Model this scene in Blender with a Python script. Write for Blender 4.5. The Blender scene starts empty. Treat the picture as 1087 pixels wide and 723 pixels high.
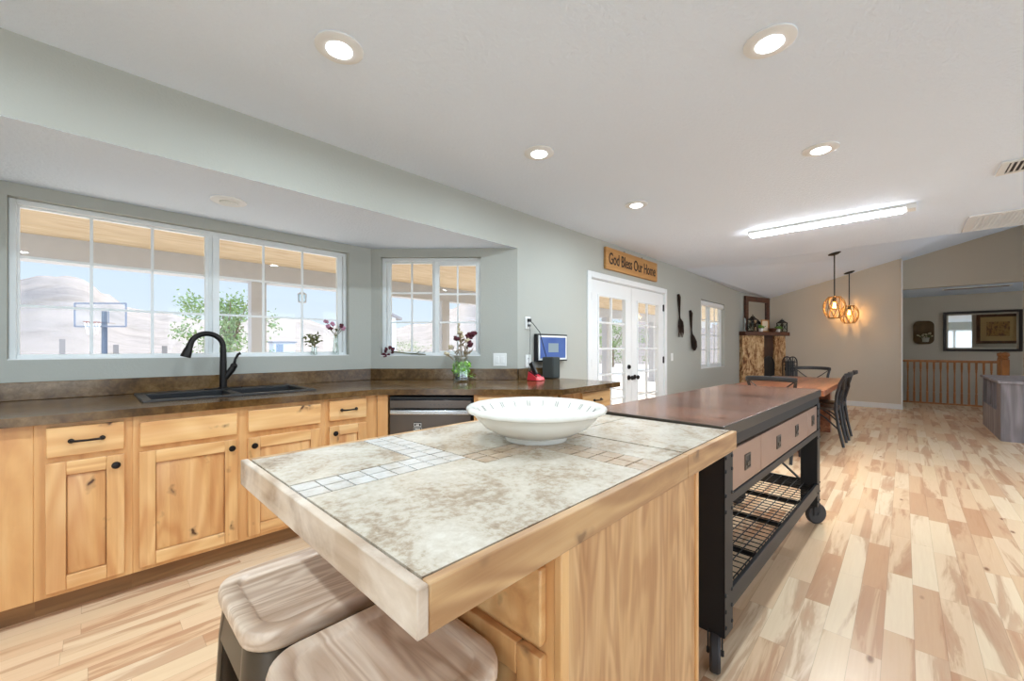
import bpy, bmesh, math, random
from mathutils import Vector, Matrix, Euler, noise as mnoise
random.seed(7)
scn = bpy.context.scene
COL = scn.collection
PI = math.pi
R = math.radians

def S(r, g, b):
    def f(c):
        c /= 255.0
        return c / 12.92 if c <= .04045 else ((c + .055) / 1.055) ** 2.4
    return (f(r), f(g), f(b), 1.0)

# ------------------------------------------------------------------ camera, sky, sun, exposure
cam = bpy.data.cameras.new('camera'); camo = bpy.data.objects.new('camera', cam); COL.objects.link(camo)
PSI = math.atan(417 / 433.0)
camo.location = (0, 0, 1.212); camo.rotation_euler = (PI / 2, 0, PSI - PI / 2)
cam.sensor_width = 36; cam.lens = 433.0 / 1087 * 36; cam.shift_y = 7.5 / 1087; cam.shift_x = .5 / 1087
cam.clip_start = .02; cam.clip_end = 1500
scn.camera = camo
scn.view_settings.view_transform = 'Standard'; scn.view_settings.look = 'None'
scn.view_settings.exposure = 0.40; scn.view_settings.gamma = 1.0; scn.view_settings.use_curve_mapping = False
scn.cycles.use_denoising = True
scn.cycles.max_bounces = 10; scn.cycles.diffuse_bounces = 5; scn.cycles.transparent_max_bounces = 16
scn.cycles.sample_clamp_indirect = 6.0; scn.cycles.caustics_reflective = False; scn.cycles.caustics_refractive = False
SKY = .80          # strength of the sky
SKY_FILL = 3.8        # added gain on the unseen sky behind the house, lights the rooms
SUN = 8.5
CAN = 10.0         # watts of each ceiling can
LED = 26.0
PEND = 9.0
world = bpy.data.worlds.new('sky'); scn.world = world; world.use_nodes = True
wn = world.node_tree; wn.nodes.clear()
o_ = wn.nodes.new('ShaderNodeOutputWorld'); b_ = wn.nodes.new('ShaderNodeBackground')
tc_ = wn.nodes.new('ShaderNodeTexCoord'); sx_ = wn.nodes.new('ShaderNodeSeparateXYZ'); rp_ = wn.nodes.new('ShaderNodeValToRGB')
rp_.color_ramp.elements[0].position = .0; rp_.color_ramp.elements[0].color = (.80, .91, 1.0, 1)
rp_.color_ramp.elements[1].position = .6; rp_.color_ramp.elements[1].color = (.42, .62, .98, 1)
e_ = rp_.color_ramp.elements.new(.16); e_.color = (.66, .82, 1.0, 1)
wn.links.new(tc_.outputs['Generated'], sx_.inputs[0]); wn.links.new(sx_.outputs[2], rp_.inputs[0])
# unseen sky away from the bay is brightened to fill the rooms with light
fill_ = wn.nodes.new('ShaderNodeMapRange'); fill_.inputs[1].default_value = .25; fill_.inputs[2].default_value = -.55; fill_.inputs[3].default_value = 1.0; fill_.inputs[4].default_value = SKY_FILL
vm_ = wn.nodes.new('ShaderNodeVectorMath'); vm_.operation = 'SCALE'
wn.links.new(sx_.outputs[1], fill_.inputs[0]); wn.links.new(rp_.outputs[0], vm_.inputs[0]); wn.links.new(fill_.outputs[0], vm_.inputs[3])
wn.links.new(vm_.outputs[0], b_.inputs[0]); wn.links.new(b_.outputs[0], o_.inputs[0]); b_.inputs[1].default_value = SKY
sl = bpy.data.lights.new('sun', 'SUN'); sl.energy = SUN; sl.angle = R(.6); sl.color = (1, .96, .9)
so = bpy.data.objects.new('sun', sl); COL.objects.link(so)
so.rotation_euler = Vector((-.3, -.8, -.55)).to_track_quat('-Z', 'Y').to_euler()

# ------------------------------------------------------------------ node helper and materials
class N:
    def __init__(s, name):
        s.m = bpy.data.materials.new(name); s.m.use_nodes = True; s.nt = s.m.node_tree; s.nt.nodes.clear()
        s.out = s.nt.nodes.new('ShaderNodeOutputMaterial')
    def n(s, t, ins=None, **kw):
        x = s.nt.nodes.new('ShaderNode' + t)
        for k, v in kw.items(): setattr(x, k, v)
        for k, v in (ins or {}).items(): s.put(x.inputs[k], v)
        return x
    def put(s, sock, v):
        if isinstance(v, bpy.types.NodeSocket): s.nt.links.new(v, sock)
        elif isinstance(v, bpy.types.Node): s.nt.links.new(v.outputs[0], sock)
        else: sock.default_value = v
    def math(s, op, a, b=0.0, c=0.0):
        return s.n('Math', {0: a, 1: b, 2: c}, operation=op).outputs[0]
    def mix(s, f, a, b, mode='MIX'):
        x = s.n('Mix', data_type='RGBA', blend_type=mode)
        s.put(x.inputs[0], f); s.put(x.inputs[6], a); s.put(x.inputs[7], b)
        return x.outputs[2]
    def ramp(s, f, stops):
        x = s.n('ValToRGB', {0: f}); cr = x.color_ramp
        while len(cr.elements) < len(stops): cr.elements.new(.5)
        for e, (p, c) in zip(cr.elements, stops):
            e.position = p; e.color = c if len(c) == 4 else (*c, 1)
        return x.outputs[0]
    def obj(s, rnd=True):
        tc = s.n('TexCoord').outputs['Object']
        if not rnd: return tc
        oi = s.n('ObjectInfo').outputs['Random']
        off = s.n('CombineXYZ', {0: s.math('MULTIPLY', oi, 13.7), 1: s.math('MULTIPLY', oi, 7.3), 2: s.math('MULTIPLY', oi, 19.1)})
        return s.n('VectorMath', {0: tc, 1: off}, operation='ADD').outputs[0]
    def mapped(s, v, scale):
        return s.n('Mapping', {'Vector': v, 'Scale': scale}).outputs[0]
    def noise(s, v, scale, detail=4, rough=.55, dist=0.0):
        return s.n('TexNoise', {'Vector': v, 'Scale': scale, 'Detail': detail, 'Roughness': rough, 'Distortion': dist}).outputs[0]
    def done(s, color, rough=.5, metal=0.0, bump=None, bstr=.1, bdist=.01, **kw):
        p = s.n('BsdfPrincipled', {'Base Color': color, 'Roughness': rough, 'Metallic': metal})
        for k, v in kw.items(): s.put(p.inputs[k.replace('_', ' ')], v)
        if bump is not None:
            bn = s.n('Bump', {'Height': bump, 'Strength': bstr, 'Distance': bdist}); s.put(p.inputs['Normal'], bn.outputs[0])
        s.put(s.out.inputs[0], p.outputs[0])
        return s.m

def plain(name, col, rough=.5, metal=0.0, var=.06, **kw):
    k = N(name); v = k.obj(); nz = k.noise(v, 9, 5)
    d = tuple(c * (1 - var * 2) for c in col[:3]) + (1,)
    c = k.mix(nz, d, tuple(min(1, x * (1 + var)) for x in col[:3]) + (1,))
    return k.done(c, rough, metal, bump=k.noise(v, 60, 3), bstr=.03, bdist=.004, **kw)

def paint(name, col, rough=.75, scale=70, bstr=.25):
    k = N(name); v = k.obj(False)
    c = k.mix(k.noise(v, 1.3, 3), tuple(x * .97 for x in col[:3]) + (1,), col)
    return k.done(c, rough, 0, bump=k.noise(v, scale, 4, .6), bstr=bstr, bdist=.006, Specular_IOR_Level=.25)

def wood(name, light, mid, dark, axis='z', rough=.38, boards=0.0, knots=0.0, streak=.35, k_grain=1.0, worn=None, bstr=.06, spread=.35):
    """Grain runs along AXIS; BOARDS: width of glued boards that vary in tone."""
    k = N(name); v = k.obj()
    i = 'xyz'.index(axis)
    sc = [11.0 * k_grain] * 3; sc[i] = .9 * k_grain
    base = k.noise(k.mapped(v, tuple(sc)), 1.0, 5, .6, .9)
    sep = k.n('SeparateXYZ', {0: v})
    rings = k.math('SINE', k.math('MULTIPLY', k.noise(k.mapped(v, tuple(4.2 * k_grain if j != i else .75 * k_grain for j in range(3))), 1.0, 2, .5, .6), 46))
    rings = k.math('MULTIPLY_ADD', rings, .5, .5)
    fine = k.noise(k.mapped(v, tuple(130.0 if j != i else 4.0 for j in range(3))), 1.0, 3, .6)
    c = k.ramp(base, [(.28, light), (.52, mid), (.78, dark)])
    c = k.mix(k.math('MULTIPLY', rings, streak), c, dark, 'MULTIPLY')
    c = k.mix(k.math('MULTIPLY', fine, .35), c, tuple(x * .75 for x in mid[:3]) + (1,), 'MIX')
    if boards:
        a = [j for j in range(3) if j != i]
        cell = k.math('ADD', k.math('FLOOR', k.math('DIVIDE', sep.outputs[a[0]], boards)), k.math('MULTIPLY', k.math('FLOOR', k.math('DIVIDE', sep.outputs[a[1]], boards * 1.7)), 17.3))
        wn_ = k.n('TexWhiteNoise', {'W': cell}, noise_dimensions='1D').outputs[0]
        c = k.mix(k.math('MULTIPLY', wn_, spread), c, dark, 'MULTIPLY')
    if knots:
        kv = k.mapped(v, tuple(9.5 if j != i else 5.0 for j in range(3)))
        kn = k.n('TexNoise', {'Vector': v, 'Scale': 14.0}).outputs[1]
        kv = k.n('VectorMath', {0: kv, 1: k.n('VectorMath', {0: kn, 'Scale': .9}, operation='SCALE').outputs[0]}, operation='ADD').outputs[0]
        vo = k.n('TexVoronoi', {'Vector': kv, 'Scale': 1.0}).outputs[0]
        c = k.mix(k.ramp(vo, [(.0, (knots,) * 3), (.06, (knots * .95,) * 3), (.11, (knots * .35,) * 3), (.20, (0, 0, 0))]), c, S(72, 38, 20))
    if worn:
        w = k.noise(v, 5.0, 6, .65, .4)
        c = k.mix(k.ramp(w, [(.42, (0, 0, 0)), (.66, (1, 1, 1))]), c, worn)
    return k.done(c, rough, 0, bump=k.math('ADD', k.math('MULTIPLY', fine, .5), base), bstr=bstr, bdist=.004)

def glass(name, tint=(1, 1, 1, 1), refl=.07, rough=0.0, fres=.35):
    k = N(name)
    t = k.n('BsdfTransparent', {0: tint}); g = k.n('BsdfGlossy', {'Roughness': rough})
    lw = k.n('LayerWeight', {0: .25}).outputs[1]
    f = k.math('MULTIPLY_ADD', lw, fres, refl)
    x = k.n('MixShader', {0: f, 1: t.outputs[0], 2: g.outputs[0]})
    k.put(k.out.inputs[0], x.outputs[0]); return k.m

def emit(name, col, st):
    k = N(name); e = k.n('Emission', {0: col, 1: st}); k.put(k.out.inputs[0], e.outputs[0]); return k.m

def floor_mat():
    k = N('maple_planks'); v = k.obj(False); sp = k.n('SeparateXYZ', {0: v}); x, y = sp.outputs[0], sp.outputs[1]
    W, L = .094, .62
    ry = k.math('DIVIDE', y, W); row = k.math('FLOOR', ry)
    off = k.n('TexWhiteNoise', {'W': row}, noise_dimensions='1D').outputs[0]
    rx = k.math('ADD', k.math('DIVIDE', x, L), k.math('MULTIPLY', off, 9.0)); colm = k.math('FLOOR', rx)
    cv = k.n('CombineXYZ', {0: row, 1: colm})
    wnn = k.n('TexWhiteNoise', {'Vector': cv}, noise_dimensions='2D')
    rnd, rcol = wnn.outputs[0], wnn.outputs[1]
    base = k.ramp(rnd, [(0, S(234, 206, 168)), (.3, S(242, 220, 186)), (.55, S(226, 190, 152)), (.75, S(238, 210, 174)), (1, S(208, 164, 126))])
    shift = k.n('VectorMath', {0: v, 1: k.n('VectorMath', {0: rcol, 'Scale': 30.0}, operation='SCALE').outputs[0]}, operation='ADD').outputs[0]
    # heartwood figure: broad brownish streaks that follow the board
    h = k.noise(k.mapped(shift, (.75, 7.5, 1)), 1.0, 5, .6, .7)
    c = k.mix(k.ramp(h, [(.50, (0, 0, 0)), (.60, (.55,) * 3), (.72, (.8,) * 3)]), base, S(184, 132, 96))
    edge = k.ramp(h, [(.55, (0, 0, 0)), (.575, (.16,) * 3), (.61, (0, 0, 0))])
    c = k.mix(edge, c, S(150, 96, 62))
    g = k.noise(k.mapped(shift, (5, 90, 1)), 1.0, 3, .6)
    c = k.mix(k.math('MULTIPLY', g, .22), c, S(196, 150, 118), 'MULTIPLY')
    vo = k.n('TexVoronoi', {'Vector': k.mapped(shift, (2.2, 5.5, 1)), 'Scale': 1.0}).outputs[0]
    c = k.mix(k.ramp(vo, [(.03, (.8,) * 3), (.08, (0, 0, 0))]), c, S(120, 72, 44))
    fy = k.math('ABSOLUTE', k.math('SUBTRACT', k.math('FRACT', ry), .5)); fx = k.math('ABSOLUTE', k.math('SUBTRACT', k.math('FRACT', rx), .5))
    seam = k.math('MAXIMUM', k.math('GREATER_THAN', fy, .490), k.math('GREATER_THAN', fx, .4985))
    c = k.mix(k.math('MULTIPLY', seam, .30), c, S(120, 80, 56))
    return k.done(c, .27, 0, bump=k.math('SUBTRACT', k.math('MULTIPLY', g, .15), seam), bstr=.05, bdist=.002, Specular_IOR_Level=.45)

def mottled(name, stops, scale=3.5, rough=.2, scale2=28, dist=.8, bstr=.04, **kw):
    k = N(name); v = k.obj(False)
    a = k.noise(v, scale, 8, .62, dist); b = k.noise(v, scale2, 6, .7, .3)
    f = k.math('MULTIPLY_ADD', b, .45, k.math('MULTIPLY', a, .62))
    return k.done(k.ramp(f, stops), rough, 0, bump=b, bstr=bstr, bdist=.004, **kw)

M = {}
M['wall'] = paint('sage_grey_paint', S(176, 177, 169))
M['taupe'] = paint('taupe_paint', S(208, 199, 183))
M['ceiling'] = paint('textured_white_ceiling', S(228, 240, 255), .85, 48, .95)
M['trim'] = plain('white_trim_paint', S(226, 228, 228), .4, var=.01)
M['vinyl'] = plain('white_vinyl', S(228, 232, 232), .35, var=.01)
M['floor'] = floor_mat()
HL, HM, HD = S(246, 208, 154), S(236, 190, 130), S(204, 146, 90)
M['hick_z'] = wood('knotty_hickory_upright', HL, HM, HD, 'z', .33, boards=.085, knots=1.0, streak=.42, spread=.3)
M['hick_x'] = wood('knotty_hickory_level', HL, HM, HD, 'x', .33, knots=1.0, streak=.42)
M['hick_f'] = wood('plain_hickory', S(238, 194, 136), S(226, 174, 114), S(204, 146, 92), 'z', .35, streak=.18)
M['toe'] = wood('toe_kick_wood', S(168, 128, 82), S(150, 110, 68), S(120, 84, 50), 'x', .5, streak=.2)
M['pine'] = wood('pale_pine_edge', S(216, 180, 134), S(200, 158, 110), S(156, 108, 66), 'x', .45, streak=.5, knots=.6, k_grain=1.5)
M['pine_y'] = wood('pale_pine_edge_short', S(226, 206, 184), S(206, 182, 156), S(150, 120, 94), 'y', .45, streak=.7, knots=.6, k_grain=1.5, worn=S(222, 206, 188))
M['oak'] = wood('pale_oak_laminate', S(228, 190, 142), S(212, 168, 118), S(176, 126, 78), 'z', .42, boards=.06, streak=.4, spread=.25, k_grain=2.1)
M['seat'] = wood('weathered_elm_seat', S(242, 226, 208), S(228, 206, 182), S(176, 140, 110), 'x', .42, streak=.5, k_grain=2.6, bstr=.15, boards=.11, spread=.12)
M['seat_side'] = wood('elm_seat_edge', S(196, 152, 110), S(172, 124, 84), S(120, 80, 50), 'x', .42, streak=.4)
M['counter'] = mottled('stained_concrete', [(.32, S(42, 26, 11)), (.46, S(78, 54, 27)), (.56, S(102, 76, 43)), (.72, S(140, 112, 76))], 2.6, .16, 34)
M['tile'] = mottled('travertine_tile', [(.34, S(134, 114, 92)), (.445, S(172, 154, 132)), (.52, S(198, 186, 168)), (.68, S(218, 210, 196))], 4.6, .2, 60, 1.4)
M['mosaic'] = mottled('small_mosaic_tile', [(.34, S(188, 176, 160)), (.5, S(208, 202, 194)), (.75, S(226, 224, 220))], 9, .2, 46, 1.0)
M['mosaic_b'] = mottled('tan_mosaic_tile', [(.34, S(168, 140, 112)), (.5, S(190, 166, 140)), (.75, S(210, 196, 180))], 9, .22, 46, 1.0)
M['grout'] = plain('dark_grout', S(84, 73, 62), .8)
M['gunmetal'] = plain('worn_gunmetal', S(96, 90, 82), .36, .85)
M['black_iron'] = plain('black_iron', S(46, 46, 47), .45, .55)
M['dark_bronze'] = plain('oil_rubbed_bronze', S(34, 31, 30), .35, .6)
M['steel'] = plain('dark_stainless', S(104, 96, 90), .28, .9)
M['bright_steel'] = plain('bright_stainless', S(196, 200, 202), .25, .9)
M['black'] = plain('black_plastic', S(22, 22, 24), .4)
M['granite'] = plain('black_composite', S(34, 35, 37), .38, var=.2)
M['rubber'] = plain('dark_rubber', S(52, 48, 47), .7)
M['cart_wood'] = wood('cart_top_wood', S(190, 130, 98), S(150, 96, 72), S(82, 56, 46), 'y', .19, boards=.1, streak=.5, spread=.7, bstr=.1, worn=S(116, 84, 72))
M['drawer_metal'] = plain('brushed_copper_brown_drawer', S(172, 142, 124), .42, .55, .04)
M['ceramic'] = plain('cream_ceramic', S(236, 233, 224), .12, var=.015)
M['crackle'] = plain('grey_glaze_line', S(96, 92, 88), .4)
M['sign'] = wood('sign_board', S(206, 160, 98), S(192, 142, 82), S(158, 110, 60), 'x', .6, streak=.2)
M['ink'] = plain('dark_brown_ink', S(54, 36, 24), .7)
M['table'] = wood('reclaimed_table', S(192, 128, 90), S(166, 100, 66), S(104, 60, 40), 'x', .3, boards=.13, knots=.4, streak=.4, spread=.5)
M['chair'] = plain('distressed_black_wood', S(42, 39, 39), .42, var=.3)
M['chair_seat'] = wood('dark_chair_seat', S(96, 76, 60), S(78, 60, 46), S(52, 40, 32), 'x', .4)
M['mantel'] = wood('dark_mantel_timber', S(104, 62, 40), S(86, 48, 30), S(52, 28, 18), 'x', .5)
M['rail'] = wood('honey_oak_rail', S(204, 142, 84), S(186, 122, 66), S(150, 92, 46), 'z', .38, streak=.2)
M['grey_wood'] = wood('grey_barn_wood', S(184, 176, 178), S(160, 152, 154), S(116, 108, 108), 'z', .6, boards=.17, streak=.45, spread=.35)
M['mirror'] = N('mirror_glass').done(S(215, 218, 218), .02, 1.0)
M['gold'] = plain('dull_gold', S(150, 120, 74), .5, .4)
M['glass'] = glass('window_glass', refl=.012, fres=.12)
M['jar'] = glass('clear_jar_glass', (.93, .97, .95, 1), .12)
M['lantern_glass'] = glass('lantern_glass', (.85, .95, .97, 1), .15)
M['lens'] = emit('lamp_lens', (.97, .985, 1, 1), 14.0)
M['bar_lens'] = emit('bar_lens', (.96, .98, 1, 1), 32.0)
M['filament'] = emit('warm_filament', (1, .55, .18, 1), 14.0)
M['amber'] = glass('amber_bulb_glass', (1, .82, .55, 1), .06)
M['off_lens'] = plain('unlit_lens', S(216, 220, 216), .3)
M['stucco'] = plain('pale_stucco', S(186, 187, 190), .9)
M['plywood'] = wood('plywood_soffit', S(200, 186, 160), S(194, 176, 147), S(172, 146, 110), 'x', .8, streak=.3, boards=1.2, spread=.1)
M['concrete'] = plain('patio_concrete', S(236, 230, 222), .85)
M['white_plastic'] = plain('white_plastic', S(232, 233, 230), .4, var=.01)
M['red'] = plain('red_plastic', S(196, 34, 52), .3)
M['speaker'] = plain('dark_grey_cloth', S(66, 70, 68), .8)
M['leaf'] = plain('leaf_green', S(104, 158, 62), .6, var=.25)
M['lime'] = plain('lime_leaf', S(150, 214, 76), .5, var=.2)
M['stem'] = plain('dry_stem', S(128, 108, 78), .8)
M['maroon'] = plain('maroon_petal', S(92, 32, 46), .7, var=.25)
M['pink'] = plain('pink_petal', S(206, 150, 176), .7, var=.2)
M['cream_petal'] = plain('cream_petal', S(206, 192, 160), .8, var=.2)
M['olive'] = plain('olive_leaf', S(98, 100, 58), .7, var=.2)
M['tree_leaf'] = plain('desert_tree_leaf', S(136, 154, 92), .8, var=.2)
M['bark'] = plain('bark', S(120, 98, 76), .9)
M['canvas'] = plain('tan_mat_board', S(206, 172, 116), .8)
M['brown_frame'] = wood('brown_frame', S(122, 78, 42), S(96, 58, 30), S(60, 36, 20), 'x', .4)

# ------------------------------------------------------------------ mesh helpers
OFF = {}
class MB:
    def __init__(s): s.v = []; s.f = []; s.mi = []; s.cur = 0
    def add(s, vs, fs):
        b = len(s.v); s.v += [Vector(p) for p in vs]
        for f in fs: s.f.append([b + i for i in f]); s.mi.append(s.cur)
        return s
    def box(s, x0, x1, y0, y1, z0, z1):
        return s.add([(x0, y0, z0), (x1, y0, z0), (x1, y1, z0), (x0, y1, z0), (x0, y0, z1), (x1, y0, z1), (x1, y1, z1), (x0, y1, z1)],
                     [(0, 3, 2, 1), (4, 5, 6, 7), (0, 1, 5, 4), (1, 2, 6, 5), (2, 3, 7, 6), (3, 0, 4, 7)])
    def obox(s, c, size, rot):
        h = [d / 2 for d in size]; m = rot if isinstance(rot, Matrix) else Euler(rot).to_matrix()
        vs = [Vector(c) + m @ Vector((a * h[0], b * h[1], d * h[2])) for d in (-1, 1) for a, b in ((-1, -1), (1, -1), (1, 1), (-1, 1))]
        return s.add(vs, [(0, 3, 2, 1), (4, 5, 6, 7), (0, 1, 5, 4), (1, 2, 6, 5), (2, 3, 7, 6), (3, 0, 4, 7)])
    def beam(s, p0, p1, w, d, up=(0, 0, 1)):
        p0, p1 = Vector(p0), Vector(p1); z = (p1 - p0).normalized(); x = Vector(up).cross(z)
        if x.length < 1e-4: x = Vector((1, 0, 0)).cross(z)
        x.normalize(); y = z.cross(x); m = Matrix((x, y, z)).transposed()
        return s.obox((p0 + p1) / 2, (w, d, (p1 - p0).length), m)
    def frustum(s, x0, x1, z0, z1, yb, yf, ins):
        return s.add([(x0, yb, z0), (x1, yb, z0), (x1, yb, z1), (x0, yb, z1), (x0 + ins, yf, z0 + ins), (x1 - ins, yf, z0 + ins), (x1 - ins, yf, z1 - ins), (x0 + ins, yf, z1 - ins)],
                     [(4, 5, 6, 7), (0, 1, 5, 4), (1, 2, 6, 5), (2, 3, 7, 6), (3, 0, 4, 7), (3, 2, 1, 0)])
    def prism(s, poly, z0, z1):
        n = len(poly)
        return s.add([(x, y, z0) for x, y in poly] + [(x, y, z1) for x, y in poly],
                     [list(range(n))[::-1], list(range(n, 2 * n))] + [(i, (i + 1) % n, n + (i + 1) % n, n + i) for i in range(n)])
    def tube(s, pts, r, seg=10, closed=False, flat=1.0, cap=True):
        pts = [Vector(p) for p in pts]; n = len(pts); rs = r if isinstance(r, (list, tuple)) else [r] * n
        vs = []; prev = None
        for i, p in enumerate(pts):
            a = pts[i - 1] if (i > 0 or closed) else p; b = pts[(i + 1) % n] if (i < n - 1 or closed) else p
            t = (b - a).normalized()
            if prev is None:
                prev = t.orthogonal().normalized() if abs(t.z) > .9 else Vector((0, 0, 1)).cross(t).normalized()
            x = (prev - t * prev.dot(t)); x = x.normalized() if x.length > 1e-5 else t.orthogonal().normalized()
            prev = x; y = t.cross(x)
            for k in range(seg):
                an = 2 * PI * k / seg; vs.append(p + x * math.cos(an) * rs[i] + y * math.sin(an) * rs[i] * flat)
        fs = []
        for i in range(n if closed else n - 1):
            j = (i + 1) % n
            for k in range(seg): fs.append((i * seg + k, i * seg + (k + 1) % seg, j * seg + (k + 1) % seg, j * seg + k))
        if cap and not closed: fs += [list(range(seg))[::-1], [(n - 1) * seg + k for k in range(seg)]]
        return s.add(vs, fs)
    def cyl(s, p0, p1, r0, r1=None, seg=20): return s.tube([p0, p1], [r0, r0 if r1 is None else r1], seg)
    def lathe(s, prof, c=(0, 0, 0), seg=40, mod=None, axis=None):
        """PROF: (radius, height) pairs; MOD(angle, i) scales the radius."""
        vs = []; c = Vector(c); m = axis or Matrix.Identity(3)
        for i, (r, z) in enumerate(prof):
            for k in range(seg):
                a = 2 * PI * k / seg; q = r * (mod(a, i) if mod else 1)
                vs.append(c + m @ Vector((q * math.cos(a), q * math.sin(a), z)))
        fs = []
        for i in range(len(prof) - 1):
            for k in range(seg): fs.append((i * seg + k, i * seg + (k + 1) % seg, (i + 1) * seg + (k + 1) % seg, (i + 1) * seg + k))
        if prof[0][0] > 1e-6: fs.append(list(range(seg))[::-1])
        if prof[-1][0] > 1e-6: fs.append([(len(prof) - 1) * seg + k for k in range(seg)])
        return s.add(vs, fs)
    def ball(s, c, r, sc=(1, 1, 1), seg=12, rings=8, lump=0.0):
        vs = []; c = Vector(c)
        for i in range(rings + 1):
            th = PI * i / rings
            for k in range(seg):
                a = 2 * PI * k / seg; d = Vector((math.sin(th) * math.cos(a), math.sin(th) * math.sin(a), math.cos(th)))
                q = r * (1 + lump * mnoise.noise(d * 2.5 + c * 31)); vs.append(c + Vector((d.x * sc[0], d.y * sc[1], d.z * sc[2])) * q)
        fs = [(i * seg + k, (i + 1) * seg + k, (i + 1) * seg + (k + 1) % seg, i * seg + (k + 1) % seg) for i in range(rings) for k in range(seg)]
        return s.add(vs, fs)
    def leafquad(s, p, d, n, L, W):
        p, d = Vector(p), Vector(d).normalized(); x = d.cross(Vector(n)); x = x.normalized() if x.length > 1e-4 else d.orthogonal().normalized()
        return s.add([p, p + d * L * .45 + x * W / 2, p + d * L, p + d * L * .45 - x * W / 2], [(0, 1, 2, 3)])
    def torus(s, c, Rr, r, axis=None, seg=32, s2=8):
        m = axis or Matrix.Identity(3)
        return s.tube([Vector(c) + m @ Vector((Rr * math.cos(2 * PI * i / seg), Rr * math.sin(2 * PI * i / seg), 0)) for i in range(seg)], r, s2, closed=True)

def obj(name, mb, mat, parent=None, bevel=0.0, smooth=True, seg=2, angle=32):
    me = bpy.data.meshes.new(name)
    vs = [v.copy() for v in mb.v]
    o = bpy.data.objects.new(name, me); COL.objects.link(o)
    if parent is not None:
        off = OFF.get(parent.name)
        if off is not None: vs = [v - off for v in vs]
        OFF[o.name] = off; o.parent = parent
    else:
        xs = [v.x for v in vs]; ys = [v.y for v in vs]; zs = [v.z for v in vs]
        b = Vector(((min(xs) + max(xs)) / 2, (min(ys) + max(ys)) / 2, min(zs)))
        o.location = b; vs = [v - b for v in vs]; OFF[o.name] = b
    me.from_pydata([tuple(v) for v in vs], [], mb.f)
    for m in (mat if isinstance(mat, (list, tuple)) else [mat]): me.materials.append(m)
    for p, i in zip(me.polygons, mb.mi): p.material_index = i
    bm = bmesh.new(); bm.from_mesh(me); bmesh.ops.recalc_face_normals(bm, faces=bm.faces[:]); bm.to_mesh(me); bm.free()
    if smooth:
        for p in me.polygons: p.use_smooth = True
        me.set_sharp_from_angle(angle=R(angle))
    if bevel:
        bv = o.modifiers.new('bevel', 'BEVEL'); bv.width = bevel; bv.segments = seg; bv.limit_method = 'ANGLE'; bv.angle_limit = R(40)
    return o

def thing(name, label, cat, loc=(0, 0, 0), rz=0.0, group=None, local=False):
    o = bpy.data.objects.new(name, None); COL.objects.link(o); o.empty_display_size = .1
    o.location = loc; o.rotation_euler = (0, 0, rz)
    OFF[o.name] = None if (local or rz) else Vector(loc)
    o['label'] = label; o['category'] = cat
    if group: o['group'] = group
    return o
def tag(o, label, cat, group=None):
    o['label'] = label; o['category'] = cat
    if group: o['group'] = group
    return o
def struct(o): o['kind'] = 'structure'; return o
def sobj(name, mb, mat, **kw): return struct(obj(name, mb, mat, **kw))
def sempty(name, loc):
    o = bpy.data.objects.new(name, None); COL.objects.link(o); o.location = loc; OFF[o.name] = Vector(loc); return struct(o)
def dup(root, loc, rz, label, group=None):
    r = root.copy(); COL.objects.link(r); r.location = loc; r.rotation_euler = (0, 0, rz); r['label'] = label
    if group: r['group'] = group
    for ch in list(root.children):
        c = ch.copy(); COL.objects.link(c); c.parent = r
        for g in list(ch.children):
            d = g.copy(); COL.objects.link(d); d.parent = c
    return r
def arc(c, r, a0, a1, n, ax=(1, 0, 0), ay=(0, 0, 1)):
    c, ax, ay = Vector(c), Vector(ax), Vector(ay)
    return [c + ax * r * math.cos(a0 + (a1 - a0) * i / n) + ay * r * math.sin(a0 + (a1 - a0) * i / n) for i in range(n + 1)]
def text_mesh(txt, size, depth, width=None):
    cu = bpy.data.curves.new('txt', 'FONT'); cu.body = txt; cu.size = size; cu.extrude = depth; cu.align_x = 'CENTER'; cu.align_y = 'CENTER'; cu.offset = size * .012
    t = bpy.data.objects.new('txt', cu); COL.objects.link(t); bpy.context.view_layer.update()
    me = bpy.data.meshes.new_from_object(t); bpy.data.objects.remove(t)
    vs = [v.co.copy() for v in me.vertices]; fs = [list(p.vertices) for p in me.polygons]; bpy.data.meshes.remove(me)
    if width:
        xs = [v.x for v in vs]; k = width / (max(xs) - min(xs)); vs = [Vector((v.x * k, v.y, v.z)) for v in vs]
    return vs, fs

# ------------------------------------------------------------------ the room
def wall_cells(mb, p0, d, n, L, t, z0, z1, holes):
    """A wall from P0 along D, thickness T along N, with rectangular openings (s0, s1, z0, z1)."""
    ss = sorted({0, L} | {h[0] for h in holes} | {h[1] for h in holes}); zz = sorted({z0, z1} | {h[2] for h in holes} | {h[3] for h in holes})
    P = lambda s, q: (p0[0] + d[0] * s + n[0] * q, p0[1] + d[1] * s + n[1] * q)
    for a, b in zip(ss, ss[1:]):
        for c, e in zip(zz, zz[1:]):
            if any(h[0] - 1e-6 <= a and b <= h[1] + 1e-6 and h[2] - 1e-6 <= c and e <= h[3] + 1e-6 for h in holes): continue
            mb.prism([P(a, 0), P(b, 0), P(b, t), P(a, t)], c, e)
    return mb

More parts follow.
